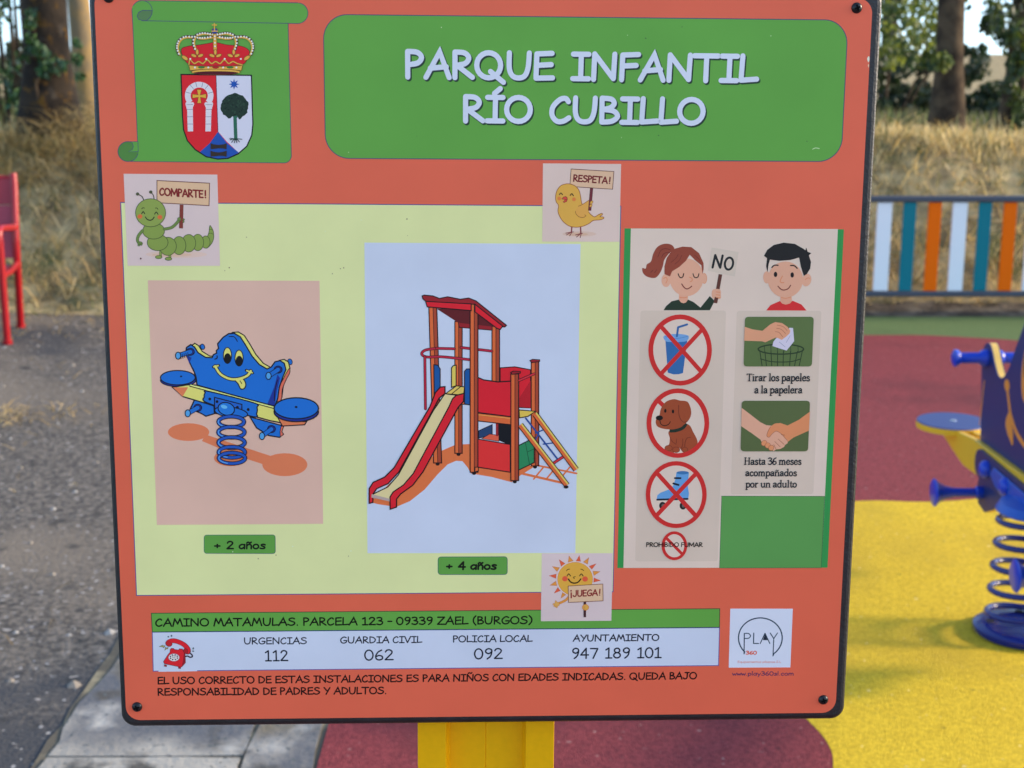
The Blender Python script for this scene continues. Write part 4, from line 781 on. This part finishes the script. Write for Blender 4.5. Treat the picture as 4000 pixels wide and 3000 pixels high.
# ---------------------------------------------------------------- grass, hay and litter
def leaf_mat(name, c, tr=.35, k=1.5):
    if name in MATS: return MATS[name]
    m = bpy.data.materials.new(name); m.use_nodes = True; n = m.node_tree; b = n.nodes['Principled BSDF']; b.inputs['Base Color'].default_value = (*c, 1); b.inputs['Roughness'].default_value = .5
    t = n.nodes.new('ShaderNodeBsdfTranslucent'); t.inputs[0].default_value = (min(1, c[0] * k), min(1, c[1] * k), c[2] * .8, 1); mx = n.nodes.new('ShaderNodeMixShader'); mx.inputs[0].default_value = tr
    o = n.nodes['Material Output']; n.links.new(b.outputs[0], mx.inputs[1]); n.links.new(t.outputs[0], mx.inputs[2]); n.links.new(mx.outputs[0], o.inputs[0]); MATS[name] = m; return m
def blades(name, n, place, hh, ww, mats, lean=.6, seed=1, flat=0):
    rnd = random.Random(seed); m = MB()
    for i in range(n):
        q = place(rnd)
        if q is None: continue
        x, y, z = q; h = rnd.uniform(*hh); w = rnd.uniform(*ww); az = rnd.uniform(0, 6.283); le = rnd.uniform(.1, 1) * lean * h + flat * h
        fz = math.sqrt(max(.02, 1 - min(.98, (le / h) ** 2))); dx, dy = math.cos(az), math.sin(az); f = rnd.uniform(0, 6.283); px, py = math.cos(f) * w / 2, math.sin(f) * w / 2
        m.cur = rnd.randrange(len(mats)); mx, my, mz = x + dx * le * .35, y + dy * le * .35, z + h * fz * .62; tx, ty, tz = x + dx * le, y + dy * le, z + h * fz
        m.add([(x - px, y - py, z - .01), (x + px, y + py, z - .01), (mx + px * .8, my + py * .8, mz), (mx - px * .8, my - py * .8, mz), (tx, ty, tz)], [(0, 1, 2, 3), (3, 2, 4)])
    return tag(m.build(name, mats, fix=False), kind='stuff')
def gm(name, c): return leaf_mat(name, c, .45, 1.0)
DRY = [gm('dry_straw_pale', (.84, .67, .38)), gm('dry_straw_gold', (.68, .50, .23)), gm('dry_straw_brown', (.22, .155, .075)), gm('grass_green', (.14, .175, .055)), gm('grass_olive', (.28, .25, .11))]
HAY = [gm('hay_gold', (.68, .45, .16)), gm('hay_pale', (.78, .58, .28)), DRY[2]]
MEAD = [gm('meadow_olive', (.075, .078, .04)), gm('meadow_straw', (.14, .125, .07)), DRY[3]]
def pb(rnd):
    x = rnd.uniform(-5.2, 6.2); y = bank_y(x) + 1.9 * rnd.random() ** .85 - .02
    if x > -.5 and y < bank_y(x) + .17 + .06 * noise.noise((x * 4, 1, 1)): return None
    if noise.noise((x * 2.2, y * 2.2, 5)) < -.18 and rnd.random() < .8: return None
    return (x, y, zt(x, y))
blades('bank_grass', 46000, pb, (.05, .14), (.005, .011), DRY + [DRY[0], DRY[4]], 1.0, 3, .62)
def ph(rnd):
    x = rnd.uniform(-4.6, -1.0); y = bank_y(x) + rnd.uniform(.95, 1.75); k = .26 * math.exp(-((x + 2.75) / .42) ** 2 - ((y - bank_y(x) - 1.42) / .3) ** 2) + .05
    return (x, y, zt(x, y) + rnd.random() * k)
blades('hay_heap', 7500, ph, (.10, .34), (.004, .009), HAY, .9, 5, .8)
def ph2(rnd):
    x = rnd.uniform(-5, 6); y = bank_y(x) + rnd.uniform(.22, 1.6); return (x, y, zt(x, y) + .01)
blades('loose_straw', 11000, ph2, (.07, .28), (.004, .009), HAY + [DRY[0], DRY[4]], .5, 8, .6)
def ptop(rnd):
    x = rnd.uniform(-5, 6.2); y = bank_y(x) + rnd.uniform(1.15, 1.9); return (x, y, zt(x, y))
blades('bank_top_straw', 9000, ptop, (.04, .13), (.005, .009), [DRY[0], DRY[1], DRY[4]], .8, 9)
def pm(rnd):
    x = rnd.uniform(-7, 9); y = rnd.uniform(10.5, 19) ; return (x, y, zt(x, y))
blades('meadow_grass', 16000, pm, (.08, .2), (.010, .02), MEAD, .5, 11)
def plit(rnd):
    x = rnd.uniform(-3.6, -1.1); y = 8.45 - abs(rnd.gauss(0, .5)); 
    if rnd.random() < .25: y = rnd.uniform(3, 8.3)
    return (x, y, .016)
blades('straw_litter', 520, plit, (.03, .16), (.003, .006), HAY + [DRY[2]], .1, 13, .97)
def pl2(rnd): x = rnd.gauss(-2.22, .22); return (x, 5.9 + rnd.gauss(0, .1), .018 + rnd.random() * .01)
blades('straw_clump', 260, pl2, (.04, .14), (.003, .006), HAY, .1, 14, .95)
random.seed(21); m = MB()
for i in range(420):
    x, y = random.uniform(-3.6, -1.06), random.uniform(2.8, 8.2); r = random.uniform(.005, .013) * (1 if random.random() < .85 else 1.6); n = 6
    m.cur = random.randrange(2); vs = [(x + r * random.uniform(.7, 1.1) * math.cos(k), y + r * random.uniform(.7, 1.1) * math.sin(k), .0065) for k in [j * 6.283 / n for j in range(n)]]
    m.add(vs + [(x, y, .0065 + r * .7)], [(k, (k + 1) % n, n) for k in range(n)])
tag(m.build('pebbles', [mat('pale_pebble', (.30, .285, .265), .8), mat('tan_pebble', (.24, .205, .165), .8)], fix=False), kind='stuff')

soil = mat('dark_dug_soil', (.065, .05, .038), .95, .1, nscale=9, col2=(.15, .12, .09), mix=(.4, .65), bump=1, bscale=30)
m = MB(); sx_ = axis(-.42, 9, .15) + [9]
for x in sx_: m.v += [(x, 8.355, .004), (x, bank_y(x), zt(x, bank_y(x)) + .012), (x, bank_y(x) + .13, zt(x, bank_y(x) + .13) + .014), (x, bank_y(x) + .2 + .04 * noise.noise((x * 3, 0, 0)), zt(x, bank_y(x) + .2) + .002)]
m.f = [[4 * i + j, 4 * i + 4 + j, 4 * i + 5 + j, 4 * i + 1 + j] for i in range(len(sx_) - 1) for j in range(3)]; m.mi = [0] * len(m.f)
tag(m.build('soil_strip', soil, fix=False), kind='structure')

# ================================================================ fence
steel = mat('dark_grey_painted_steel', (.062, .070, .095), .38, .45)
FY = 8.46
fence = empty('playground_fence', (3.4, FY, 0), 'low metal fence of white, teal and orange upright bars below the grassy bank', 'fence')
FX0, FX1 = 1.02, 6.0
def zpx(y, X=None):
    b = (y - 1500) / FPX; dz = -math.sin(PITCH) - b * math.cos(PITCH); dy = math.cos(PITCH) - b * math.sin(PITCH); return EYE + dz * FY / dy
zt1, zt0, zb1, zb0 = zpx(765), zpx(789), zpx(1137), zpx(1158)
def lbox(name, c, d, mt, bev=.004): m = MB(); m.box((c[0] - 3.4, c[1] - FY, c[2]), d); return m.build(name, mt, fence, bevel=bev)
lbox('top_rail', ((FX0 + FX1) / 2, FY, (zt1 + zt0) / 2), (FX1 - FX0, .045, zt1 - zt0), steel, .008)
lbox('bottom_rail', ((FX0 + FX1) / 2, FY, (zb1 + zb0) / 2), (FX1 - FX0, .045, zb1 - zb0), steel, .008)
BARS = [mat('white_painted_bar', (.86, .87, .90), .4, .3), mat('teal_painted_bar', (.003, .185, .232), .45, .2), mat('orange_painted_bar', (.96, .15, .001), .45, .12)]
BN = ['white_bar', 'teal_bar', 'orange_bar']
x0 = 2.1945; k = -8
while x0 + k * .1479 < FX1 - .1:
    x = x0 + k * .1479
    if x > FX0 + .1: lbox(BN[k % 3], (x, FY, (zt0 + zb1) / 2), (.086 if k % 3 == 0 else .076, .018, zt0 - zb1 - .004), BARS[k % 3], .003)
    k += 1
for x in (FX0 + .03, FX1 - .03): lbox('post', (x, FY, zt1 / 2 + .005), (.058, .058, zt1 + .01), steel)

# ================================================================ red metal chair on the pavement
redm = mat('red_painted_metal', (.32, .004, .009), .32, .35, coat=.3)
perf = mat('perforated_red_sheet', (.31, .036, .065), .42, .4)
chair = empty('park_chair', (-3.0, 7.72, .006), 'red metal outdoor chair with armrests at the left edge on the pavement', 'chair'); chair.rotation_euler = (0, 0, R(8.5))
def ch(name, fn, mt=redm, bevel=0, smooth=True): m = MB(); fn(m); return m.build(name, mt, chair, smooth=smooth, bevel=bevel)
def smooth3(pts, k=5):
    A = [(p[0], p[1]) for p in pts]; B = [(p[2], 0) for p in pts]; a, b = catmull(A, False, k), catmull(B, False, k); return [(p[0], p[1], q[0]) for p, q in zip(a, b)]
for sx in (1, -1):
    fx = .265 * sx
    ch('front_leg', lambda m: m.tube([(fx, -.215, 0), (fx, -.215, .15), (fx, -.215, .36), (fx, -.212, .54)], .0195))
    ch('armrest', lambda m: m.tube(smooth3([(fx, -.212, .53), (fx, -.205, .59), (fx, -.165, .612), (fx + .005 * sx, 0, .598), (fx + .01 * sx, .19, .58)]), .0185))
    ch('rear_leg', lambda m: m.tube(smooth3([(fx - .018 * sx, .275, 0), (fx - .004 * sx, .22, .2), (fx + .008 * sx, .18, .41), (fx + .012 * sx, .19, .6), (fx + .012 * sx, .235, .80), (fx + .008 * sx, .25, .872)]), .0205))
    ch('seat_rail', lambda m: m.tube([(fx, -.21, .365), (fx + .004 * sx, 0, .36), (fx + .008 * sx, .18, .38)], .017))
    for yy in (-.215, .275):
        ch('foot_pad', lambda m: m.tube([(fx - (.018 * sx if yy > 0 else 0), yy, 0), (fx - (.018 * sx if yy > 0 else 0), yy, .02)], .026))
def sheet_xz(m, z0, z1, y0, y1, th=.004, nseg=6):
    for i in range(nseg):
        a, b = i / nseg, (i + 1) / nseg; za, zb, ya, yb_ = z0 + (z1 - z0) * a, z0 + (z1 - z0) * b, y0 + (y1 - y0) * a, y0 + (y1 - y0) * b
        m.add([(-.262, ya, za), (.262, ya, za), (.262, yb_, zb), (-.262, yb_, zb), (-.262, ya + th, za), (.262, ya + th, za), (.262, yb_ + th, zb), (-.262, yb_ + th, zb)], [(0, 1, 2, 3), (7, 6, 5, 4)] + ([(0, 4, 5, 1)] if i == 0 else []) + ([(3, 2, 6, 7)] if i == nseg - 1 else []))
ch('backrest', lambda m: sheet_xz(m, .41, .70, .172, .208), perf, smooth=False)
ch('headrest', lambda m: sheet_xz(m, .705, .845, .206, .232), mat('perforated_red_sheet_upper', (.26, .02, .035), .45), smooth=False)
ch('top_rail', lambda m: m.tube([(-.27, .247, .85), (.27, .247, .85)], .013))
ch('seat', lambda m: m.box((0, -.02, .371), (.50, .40, .006)), perf, .002, False)
ch('front_rail', lambda m: m.tube([(-.265, -.212, .365), (.265, -.212, .365)], .0135))

# ================================================================ spring seesaw
TX0, TY0 = 1.402, 3.66
navy = mat('navy_plastic_board', (.006, .022, .125), .42, .45)
bluetop = mat('blue_plastic_seat', (.034, .055, .19), .45, .35)
yel = mat('yellow_plastic_core', (.72, .42, .018), .45, .4); yel2 = mat('pale_yellow_plastic_core', (.80, .50, .12), .45, .4)
orp = mat('orange_engraved_plastic', (.72, .25, .035), .5, .4)
royal = mat('royal_blue_plastic', (.003, .040, .46), .3, .45); cobalt = mat('cobalt_painted_steel', (.004, .075, .42), .35, .5); springm = mat('navy_gloss_spring', (.005, .013, .145), .22, .4, coat=.15)
hole = mat('dark_bolt_hole', (.01, .01, .012), .7)
toy = empty('spring_seesaw', (TX0, TY0, .017), 'blue and yellow spring seesaw with a smiling face, mounted on the yellow rubber', 'spring toy')
def tb(name, fn, mt, par=None, smooth=False, bevel=0): m = MB(); fn(m); return m.build(name, mt, par or toy, smooth=smooth, bevel=bevel)
# outline of the face board: (distance along the toy, away from the viewer positive; height)
FB = catmull([(-.46, .40), (-.475, .50), (-.49, .58), (-.50, .62), (-.485, .66), (-.45, .673), (-.415, .657), (-.385, .625), (-.345, .598), (-.30, .615), (-.22, .70), (-.14, .80), (-.05, .868), (.05, .875), (.11, .85), (.17, .775), (.215, .71), (.255, .645), (.30, .603), (.345, .598), (.385, .628), (.41, .655), (.44, .673), (.475, .66), (.492, .625), (.485, .58), (.47, .50), (.455, .40)], False, 4)
PB_ = FB + [(.43, .30), (.45, .235), (.43, .19), (.37, .18), (.30, .21), (.25, .25), (.18, .30), (-.18, .30), (-.25, .25), (-.30, .21), (-.37, .18), (-.43, .19), (-.45, .235), (-.43, .30)]
def side(m, pts, xa, xb): m.prism(pts, xa, xb, lambda a, b, h: (h, a, b))
fb = tb('face_board', lambda m: side(m, PB_, -.0085, .0105), yel2)
tb('board_skin', lambda m: side(m, PB_, -.0125, -.0086), navy, fb); tb('board_skin', lambda m: side(m, PB_, .0106, .0125), navy, fb)
def engr(name, pts, par=fb, mt=orp, x=-.0129): return tb(name, lambda m: m.add([(x, a, b) for a, b in pts], [tuple(range(len(pts)))]), mt, par)
def ribbon(pts, w): 
    L, Rr = [], []
    for i, p in enumerate(pts):
        d = (Vector(pts[min(i + 1, len(pts) - 1)]) - Vector(pts[max(0, i - 1)])).normalized(); nn = Vector((-d.y, d.x)) * w[i] / 2; L.append(tuple(Vector(p) + nn)); Rr.append(tuple(Vector(p) - nn))
    return L + Rr[::-1]
mo = catmull([(.262, .588), (.243, .555), (.215, .515), (.16, .478), (.08, .458), (.0, .456), (-.08, .462), (-.16, .485), (-.2, .52), (-.22, .55)])
engr('mouth', ribbon(mo, [.016] * len(mo))); engr('mouth_corner', ellp(.262, .588, .022, .017, 14), x=-.0131)
engr('tongue', catmull([(.225, .522), (.205, .50), (.185, .47), (.18, .435), (.205, .445), (.235, .462), (.25, .488)][::-1], True), x=-.0133)
for a, b in ((.115, .655), (-.015, .655)): e = engr('eye', ellp(a, b, .042, .082, 24), x=-.0131); engr('pupil', ellp(a - .004, b + .025, .034, .05, 20), e, hole, -.0134)
engr('groove', ribbon([(.452, .56), (.458, .52), (.462, .47), (.468, .42)], [.007] * 4))
for s in (-1, 1):
    PL = [(-.78, .343), (-.77, .318), (-.61, .288), (-.535, .277), (-.39, .283), (.39, .283), (.535, .277), (.61, .288), (.77, .318), (.78, .343), (.46, .38), (0, .392), (-.46, .38)]
    tb('plank', lambda m: side(m, PL, .0128 * s if s > 0 else -.0318, .0318 if s > 0 else -.0128), yel, bevel=.003)
    sx = .0322 * s
    tb('mount_plate', lambda m: side(m, [(b_[0], b_[1]) for b_ in rrect(-.40, .292, .40, .374, .04, 6)], min(sx, sx * 1.3), max(sx, sx * 1.3)), mat('violet_navy_plate', (.024, .028, .11), .45))
    for yy, zz in ((.29, .335), (.12, .335), (-.12, .335), (-.29, .335)):
        tb('bolt_cap', lambda m: m.tube([(sx * 1.3, yy, zz), (sx * 1.55, yy, zz), (sx * 1.85, yy, zz), (sx * 2.0, yy, zz)], [.026, .026, .02, .008], 16), royal, smooth=True)
    tb('clamp', lambda m: side(m, [(-.22, .36), (.22, .36), (.25, .335), (.20, .312), (.12, .296), (-.12, .296), (-.20, .312), (-.25, .335)], min(sx * 1.32, sx * 1.5), max(sx * 1.32, sx * 1.5)), cobalt, bevel=.006)
tb('clamp_head', lambda m: m.tube([(0, 0, .300), (0, 0, .305), (0, 0, .325), (0, 0, .335)], [.104, .106, .095, .06], 28), cobalt, smooth=True)
for yy, lab in ((.72, 0), (-.72, 1)):
    sx_ = -.012
    st = tb('seat', lambda m: m.tube([(sx_, yy, .348), (sx_, yy, .366)], .112, 40), yel)
    tb('seat_top', lambda m: m.tube([(sx_, yy, .3662), (sx_, yy, .3695)], [.1115, .1095], 40), bluetop, st)
    tb('bolt', lambda m: m.tube([(sx_, yy, .3696), (sx_, yy, .3725)], [.012, .007], 14), mat('bright_bolt_steel', (.5, .5, .52), .25, .5, .8), st)
    tb('bracket_bolt', lambda m: m.tube([(-.04, yy + .02, .335), (-.03, yy + .02, .335)], .014, 12), hole, st)
for yy in (.447, -.447):
    tb('handle', lambda m: (m.tube([(-.013, yy, .628), (-.016, yy, .628), (-.028, yy, .628), (-.036, yy, .628), (-.09, yy, .628), (-.096, yy, .628), (-.107, yy, .628), (-.113, yy, .628)], [.026, .026, .023, .0165, .0165, .023, .026, .016], 20), m.tube([(.013, yy, .628), (.018, yy, .628), (.030, yy, .628), (.036, yy, .628), (.09, yy, .628), (.096, yy, .628), (.107, yy, .628), (.113, yy, .628)], [.026, .026, .023, .0165, .0165, .023, .026, .016], 20)), royal, smooth=True)
for yy in (.40, -.30):
    for s in (-1, 1): tb('foot_peg', lambda m: m.tube([(s * a, yy, .232) for a in (.013, .03, .034, .06, .10, .125, .145, .154, .158)], [.019, .019, .0135, .0135, .0145, .021, .033, .042, .036], 22), royal, smooth=True)
SPX, SPY = -.048, -.10                             # the spring leans: its foot stands a little nearer the viewer than the board's middle
def helix(m):
    pts = []
    for i in range(0, 24 * 5 + 8):
        t = i / 24; z = .030 + (.0 if t < .3 else (t - .3) * .0560); g = min(1, max(0, (z - .03) / .24)); pts.append((SPX * (1 - g) + .096 * math.cos(t * 6.283 - .54), SPY * (1 - g) + .096 * math.sin(t * 6.283 - .54), z + .004))
    m.tube(pts, .0084, 12)
tb('coil_spring', helix, springm, smooth=True)
bp_ = tb('base_plate', lambda m: m.tube([(SPX, SPY, 0), (SPX, SPY, .006), (SPX, SPY, .016), (SPX, SPY, .022), (SPX, SPY, .024)], [.124, .128, .128, .116, .104], 44), springm, smooth=True)
for k in range(4): tb('bolt_hole', lambda m: m.tube([(SPX + .085 * math.cos(k * 1.571 + 4.5), SPY + .085 * math.sin(k * 1.571 + 4.5), .0235), (SPX + .085 * math.cos(k * 1.571 + 4.5), SPY + .085 * math.sin(k * 1.571 + 4.5), .0245)], .012, 14), hole, bp_)

# ================================================================ trees and bushes
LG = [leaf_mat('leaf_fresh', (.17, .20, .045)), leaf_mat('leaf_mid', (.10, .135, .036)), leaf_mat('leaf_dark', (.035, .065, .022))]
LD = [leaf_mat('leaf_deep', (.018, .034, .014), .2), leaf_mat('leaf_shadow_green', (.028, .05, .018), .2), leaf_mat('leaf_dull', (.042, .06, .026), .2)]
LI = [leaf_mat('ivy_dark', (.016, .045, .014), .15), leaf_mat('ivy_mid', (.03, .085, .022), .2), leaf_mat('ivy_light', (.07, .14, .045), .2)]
def leaves(m, clumps, per, size, rnd, nm=3):
    for (cx, cy, cz, r) in clumps:
        bias = rnd.randrange(nm)
        for i in range(per):
            while True:
                p = Vector((rnd.uniform(-1, 1), rnd.uniform(-1, 1), rnd.uniform(-1, 1)))
                if p.length < 1: break
            p = Vector((cx, cy, cz)) + p * r; s_ = size * rnd.uniform(.6, 1.3)
            q = Euler((rnd.uniform(0, 6.28), rnd.uniform(0, 6.28), rnd.uniform(0, 6.28))).to_matrix(); m.cur = bias if rnd.random() < .6 else rnd.randrange(nm)
            m.add([p + q @ Vector(v) * s_ for v in ((-.5, 0, 0), (-.12, .34, .06), (.28, .26, 0), (.55, 0, -.05), (.28, -.26, 0), (-.12, -.34, .06))], [(0, 1, 2, 3), (0, 3, 4, 5)])
bark = mat('dark_bark', (.032, .023, .017), .95, .1, nscale=7, col2=(.092, .065, .041), mix=(.42, .62), bump=1.0, bscale=22)
lich = ground_mat('lichen_bark', (.013, .0095, .0072), (.036, .025, .016), 6, (.40, .64), bump=1.0, bscale=26, rough=.95, stain=[((.11, .055, .009), 17, .56, .70), ((.07, .06, .05), 5, .62, .76)])
tanb = mat('tan_sunlit_bark', (.32, .21, .085), .95, .1, nscale=6, col2=(.22, .165, .10), mix=(.4, .6), bump=.6, bscale=20)
def tree(name, label, x, y, r, H, clumps, barkm, lm, per=60, size=.09, seed=1, lean=(0, 0), limbs=5, group=None):
    rnd = random.Random(seed); z = zt(x, y); t = empty(name, (x, y, z - .05), label, 'tree', group)
    m = MB(); n = 14; pts, rad = [], []
    for i in range(n):
        a = i / (n - 1); pts.append((lean[0] * a * H + .03 * (math.sin(a * 9 + seed) - math.sin(seed)), lean[1] * a * H + .03 * (math.cos(a * 7 + seed) - math.cos(seed)), a * H)); rad.append(r * (1 + .45 * math.exp(-a * H / .18)) * (1 - .72 * a))
    m.tube(pts, rad, 18); b0_ = len(m.v)
    for v in range(len(m.v)):
        p = Vector(m.v[v]); d = Vector((p.x - lean[0] * p.z, p.y - lean[1] * p.z, 0)); m.v[v] = tuple(p + d * .12 * noise.noise((p.x * 6, p.y * 6, p.z * 2.5 + seed)))
    for k in range(limbs):
        a = .38 + .55 * k / limbs; p = Vector(pts[int(a * (n - 1))]); az = rnd.uniform(0, 6.28); L = H * rnd.uniform(.18, .30); d = Vector((math.cos(az), math.sin(az), rnd.uniform(.3, .8)))
        q = [p, p + d * L * .4 + Vector((0, 0, .05)), p + d * L * .75 + Vector((0, 0, .12 * L)), p + d * L]; m.tube(q, [r * .38, r * .26, r * .15, r * .05], 8)
        for j in range(2): clumps = clumps + [(x + q[2 + j].x, y + q[2 + j].y, z - .05 + q[2 + j].z, H * .10)]
    tk = m.build('trunk', barkm, t, smooth=True, fix=False)
    c = MB(); leaves(c, [(cx - x, cy - y, cz - z + .05, cr) for cx, cy, cz, cr in clumps], per, size, rnd); c.build('crown', lm, t, fix=False); return t
def crown(x, y, zc, rx, rz, n, cr, seed):
    rnd = random.Random(seed); out = []
    for i in range(n):
        a, e, k = rnd.uniform(0, 6.28), rnd.uniform(-1, 1), rnd.uniform(.4, 1); out.append((x + rx * k * math.cos(a), y + rx * k * math.sin(a), zc + rz * e * k, cr * rnd.uniform(.7, 1.25)))
    return out
def at(px, py, Y):                                 # point seen at photo pixel px, py at forward distance Y
    b = (py - 1500) / FPX; dy = math.cos(PITCH) - b * math.sin(PITCH); dz = -math.sin(PITCH) - b * math.cos(PITCH); t = Y / dy; return ((px - 2000) / FPX * t, Y, EYE + dz * t)
# right-hand pair on the bank
x, y, _ = at(3697, 520, 10.75)
cl = crown(x, y, 5.0, 1.6, 1.3, 26, .5, 3) + [(*at(px, py, yy), r) for px, py, yy, r in ((3480, 20, 12, .22), (3560, 60, 12.4, .25), (3620, 120, 11.8, .16), (3500, 130, 12.6, .2), (3590, 190, 12.2, .17), (3660, 30, 11.5, .2), (3480, 215, 12.8, .14), (3640, 230, 12, .1), (3420, 100, 12.5, .25), (3550, -60, 12, .3), (3680, 240, 10.6, .07), (3735, -20, 11.6, .16))]
tree('poplar_tree', 'straight brown tree trunk with light green leaves behind the left end of the visible fence', x, y, .105, 6.8, cl, bark, LG, 110, .06, 2, (.0, .005), 6, 'trees on the grassy bank')
x, y, _ = at(3948, 505, 11.3)
cl = crown(x, y, 5.2, 1.5, 1.4, 24, .5, 5) + [(*at(px, py, yy), r) for px, py, yy, r in ((3960, 60, 11.2, .2), (3990, 160, 11.1, .15), (3930, 130, 11.0, .1), (3980, 250, 11.1, .10), (3945, 330, 11.05, .06), (3990, 400, 11.1, .1), (3900, 30, 11.6, .14), (3985, 480, 11.0, .06), (3870, 95, 11.7, .08), (4060, 200, 11.4, .3))]
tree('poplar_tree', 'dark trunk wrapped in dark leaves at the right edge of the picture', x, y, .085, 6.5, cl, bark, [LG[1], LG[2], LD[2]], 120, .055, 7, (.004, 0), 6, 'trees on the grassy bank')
# left: thick trunk and the thin sunlit one behind it
x, y, _ = at(202, 590, 10.15)
tree('lichen_tree', 'thick dark trunk with orange lichen and ivy behind the red chair', x, y, .170, 7.5, crown(x, y, 6.2, 2.2, 1.6, 30, .6, 11), lich, LG, 60, .08, 12, (-.012, 0), 5, 'trees on the grassy bank')
x, y, _ = at(352, 500, 12.2)
tree('slender_tree', 'slender pale tan trunk just behind the thick lichen trunk', x, y, .10, 7.2, crown(x, y, 6.0, 1.6, 1.4, 24, .5, 13), tanb, LG, 60, .08, 14, (-.004, 0), 5, 'trees on the grassy bank')
# ivy on the thick trunk, leafy branch at the far left
iv = empty('ivy', at(212, 500, 9.94), 'dark green ivy with bright leaves clinging to the thick lichen trunk', 'ivy'); m = MB(); rnd = random.Random(5); o_ = Vector(iv.location)
leaves(m, [tuple(Vector(at(px, py, 9.92)) - o_) + (r,) for px, py, r in ((150, 195, .05), (185, 240, .075), (215, 265, .06), (170, 280, .06), (245, 250, .045), (130, 60, .05), (110, 95, .045), (130, 190, .04), (300, 230, .035), (312, 300, .03), (100, 220, .05), (305, 170, .03), (120, 150, .04))], 26, .045, rnd); m.build('leaves', LI, iv, fix=False)
m = MB(); m.tube([tuple(Vector(at(px, py, 9.96)) - o_) for px, py in ((150, 600), (160, 450), (140, 330), (170, 260), (140, 150), (120, 60))], [.012, .011, .01, .009, .008, .005], 8); m.build('stem', bark, iv)
def bush(name, label, px, yy, H, wid, lm, n=16, per=110, size=.07, seed=1, cat='bush', group=None, holes=0, rr=.17):
    x, y, _ = at(px, 400, yy); z = zt(x, y); rnd = random.Random(seed); t = empty(name, (x, y, z), label, cat, group); m = MB()
    for k in range(6): a = rnd.uniform(-1, 1); m.tube([(a * wid * .15, 0, -.05), (a * wid * .3, rnd.uniform(-.1, .1), H * .5), (a * wid * .45, rnd.uniform(-.2, .2), H * .85)], [.025, .016, .006], 6)
    m.build('stems', bark, t); c = MB(); cl = []
    for i in range(n): cl.append((rnd.uniform(-.5, .5) * wid, rnd.uniform(-.4, .4) * min(wid, 1.4), H * rnd.uniform(.12, .92), max(.12, H * rr * rnd.uniform(.7, 1.3))))
    leaves(c, cl, per, size, rnd); c.build('foliage', lm, t, fix=False); return t
bush('leafy_shrub', 'loose dark green shrub with gaps of sky, left of the thick lichen trunk', 62, 11.2, 1.35, .62, LI, 13, 70, .055, 31, 'shrub', rr=.115)
bush('leafy_shrub', 'green shrub low between the thick trunk and the sign', 372, 12.6, .50, .5, LI[:2] + [LD[2]], 8, 80, .05, 32, 'shrub')
B2 = [('dark dense bush behind the fence, next to the sign edge', 3440, 17.5, .86, 1.9, 41), ('dark dense bush filling the gap left of the middle trunk', 3590, 18.6, .82, 1.8, 42), ('dark green bush right of the middle trunk', 3790, 18.0, .38, 1.5, 43), ('dark bush behind the rightmost trunk', 3985, 17.6, .50, 1.4, 44), ('dark bush behind the slender tan trunk', 320, 19.5, .75, 1.8, 45), ('dark bush in the far left corner', -40, 17.8, .70, 1.7, 46)]
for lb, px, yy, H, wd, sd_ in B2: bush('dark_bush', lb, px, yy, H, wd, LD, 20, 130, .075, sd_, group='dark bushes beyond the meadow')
tree('far_tree', 'bushy light green tree beyond the dark bushes, beside the sign edge', *at(3480, 240, 22)[:2], .14, 5.0, crown(at(3500, 100, 22)[0], 22, 3.2, 1.1, 1.0, 26, .42, 51), bark, LG, 90, .10, 52, limbs=4)

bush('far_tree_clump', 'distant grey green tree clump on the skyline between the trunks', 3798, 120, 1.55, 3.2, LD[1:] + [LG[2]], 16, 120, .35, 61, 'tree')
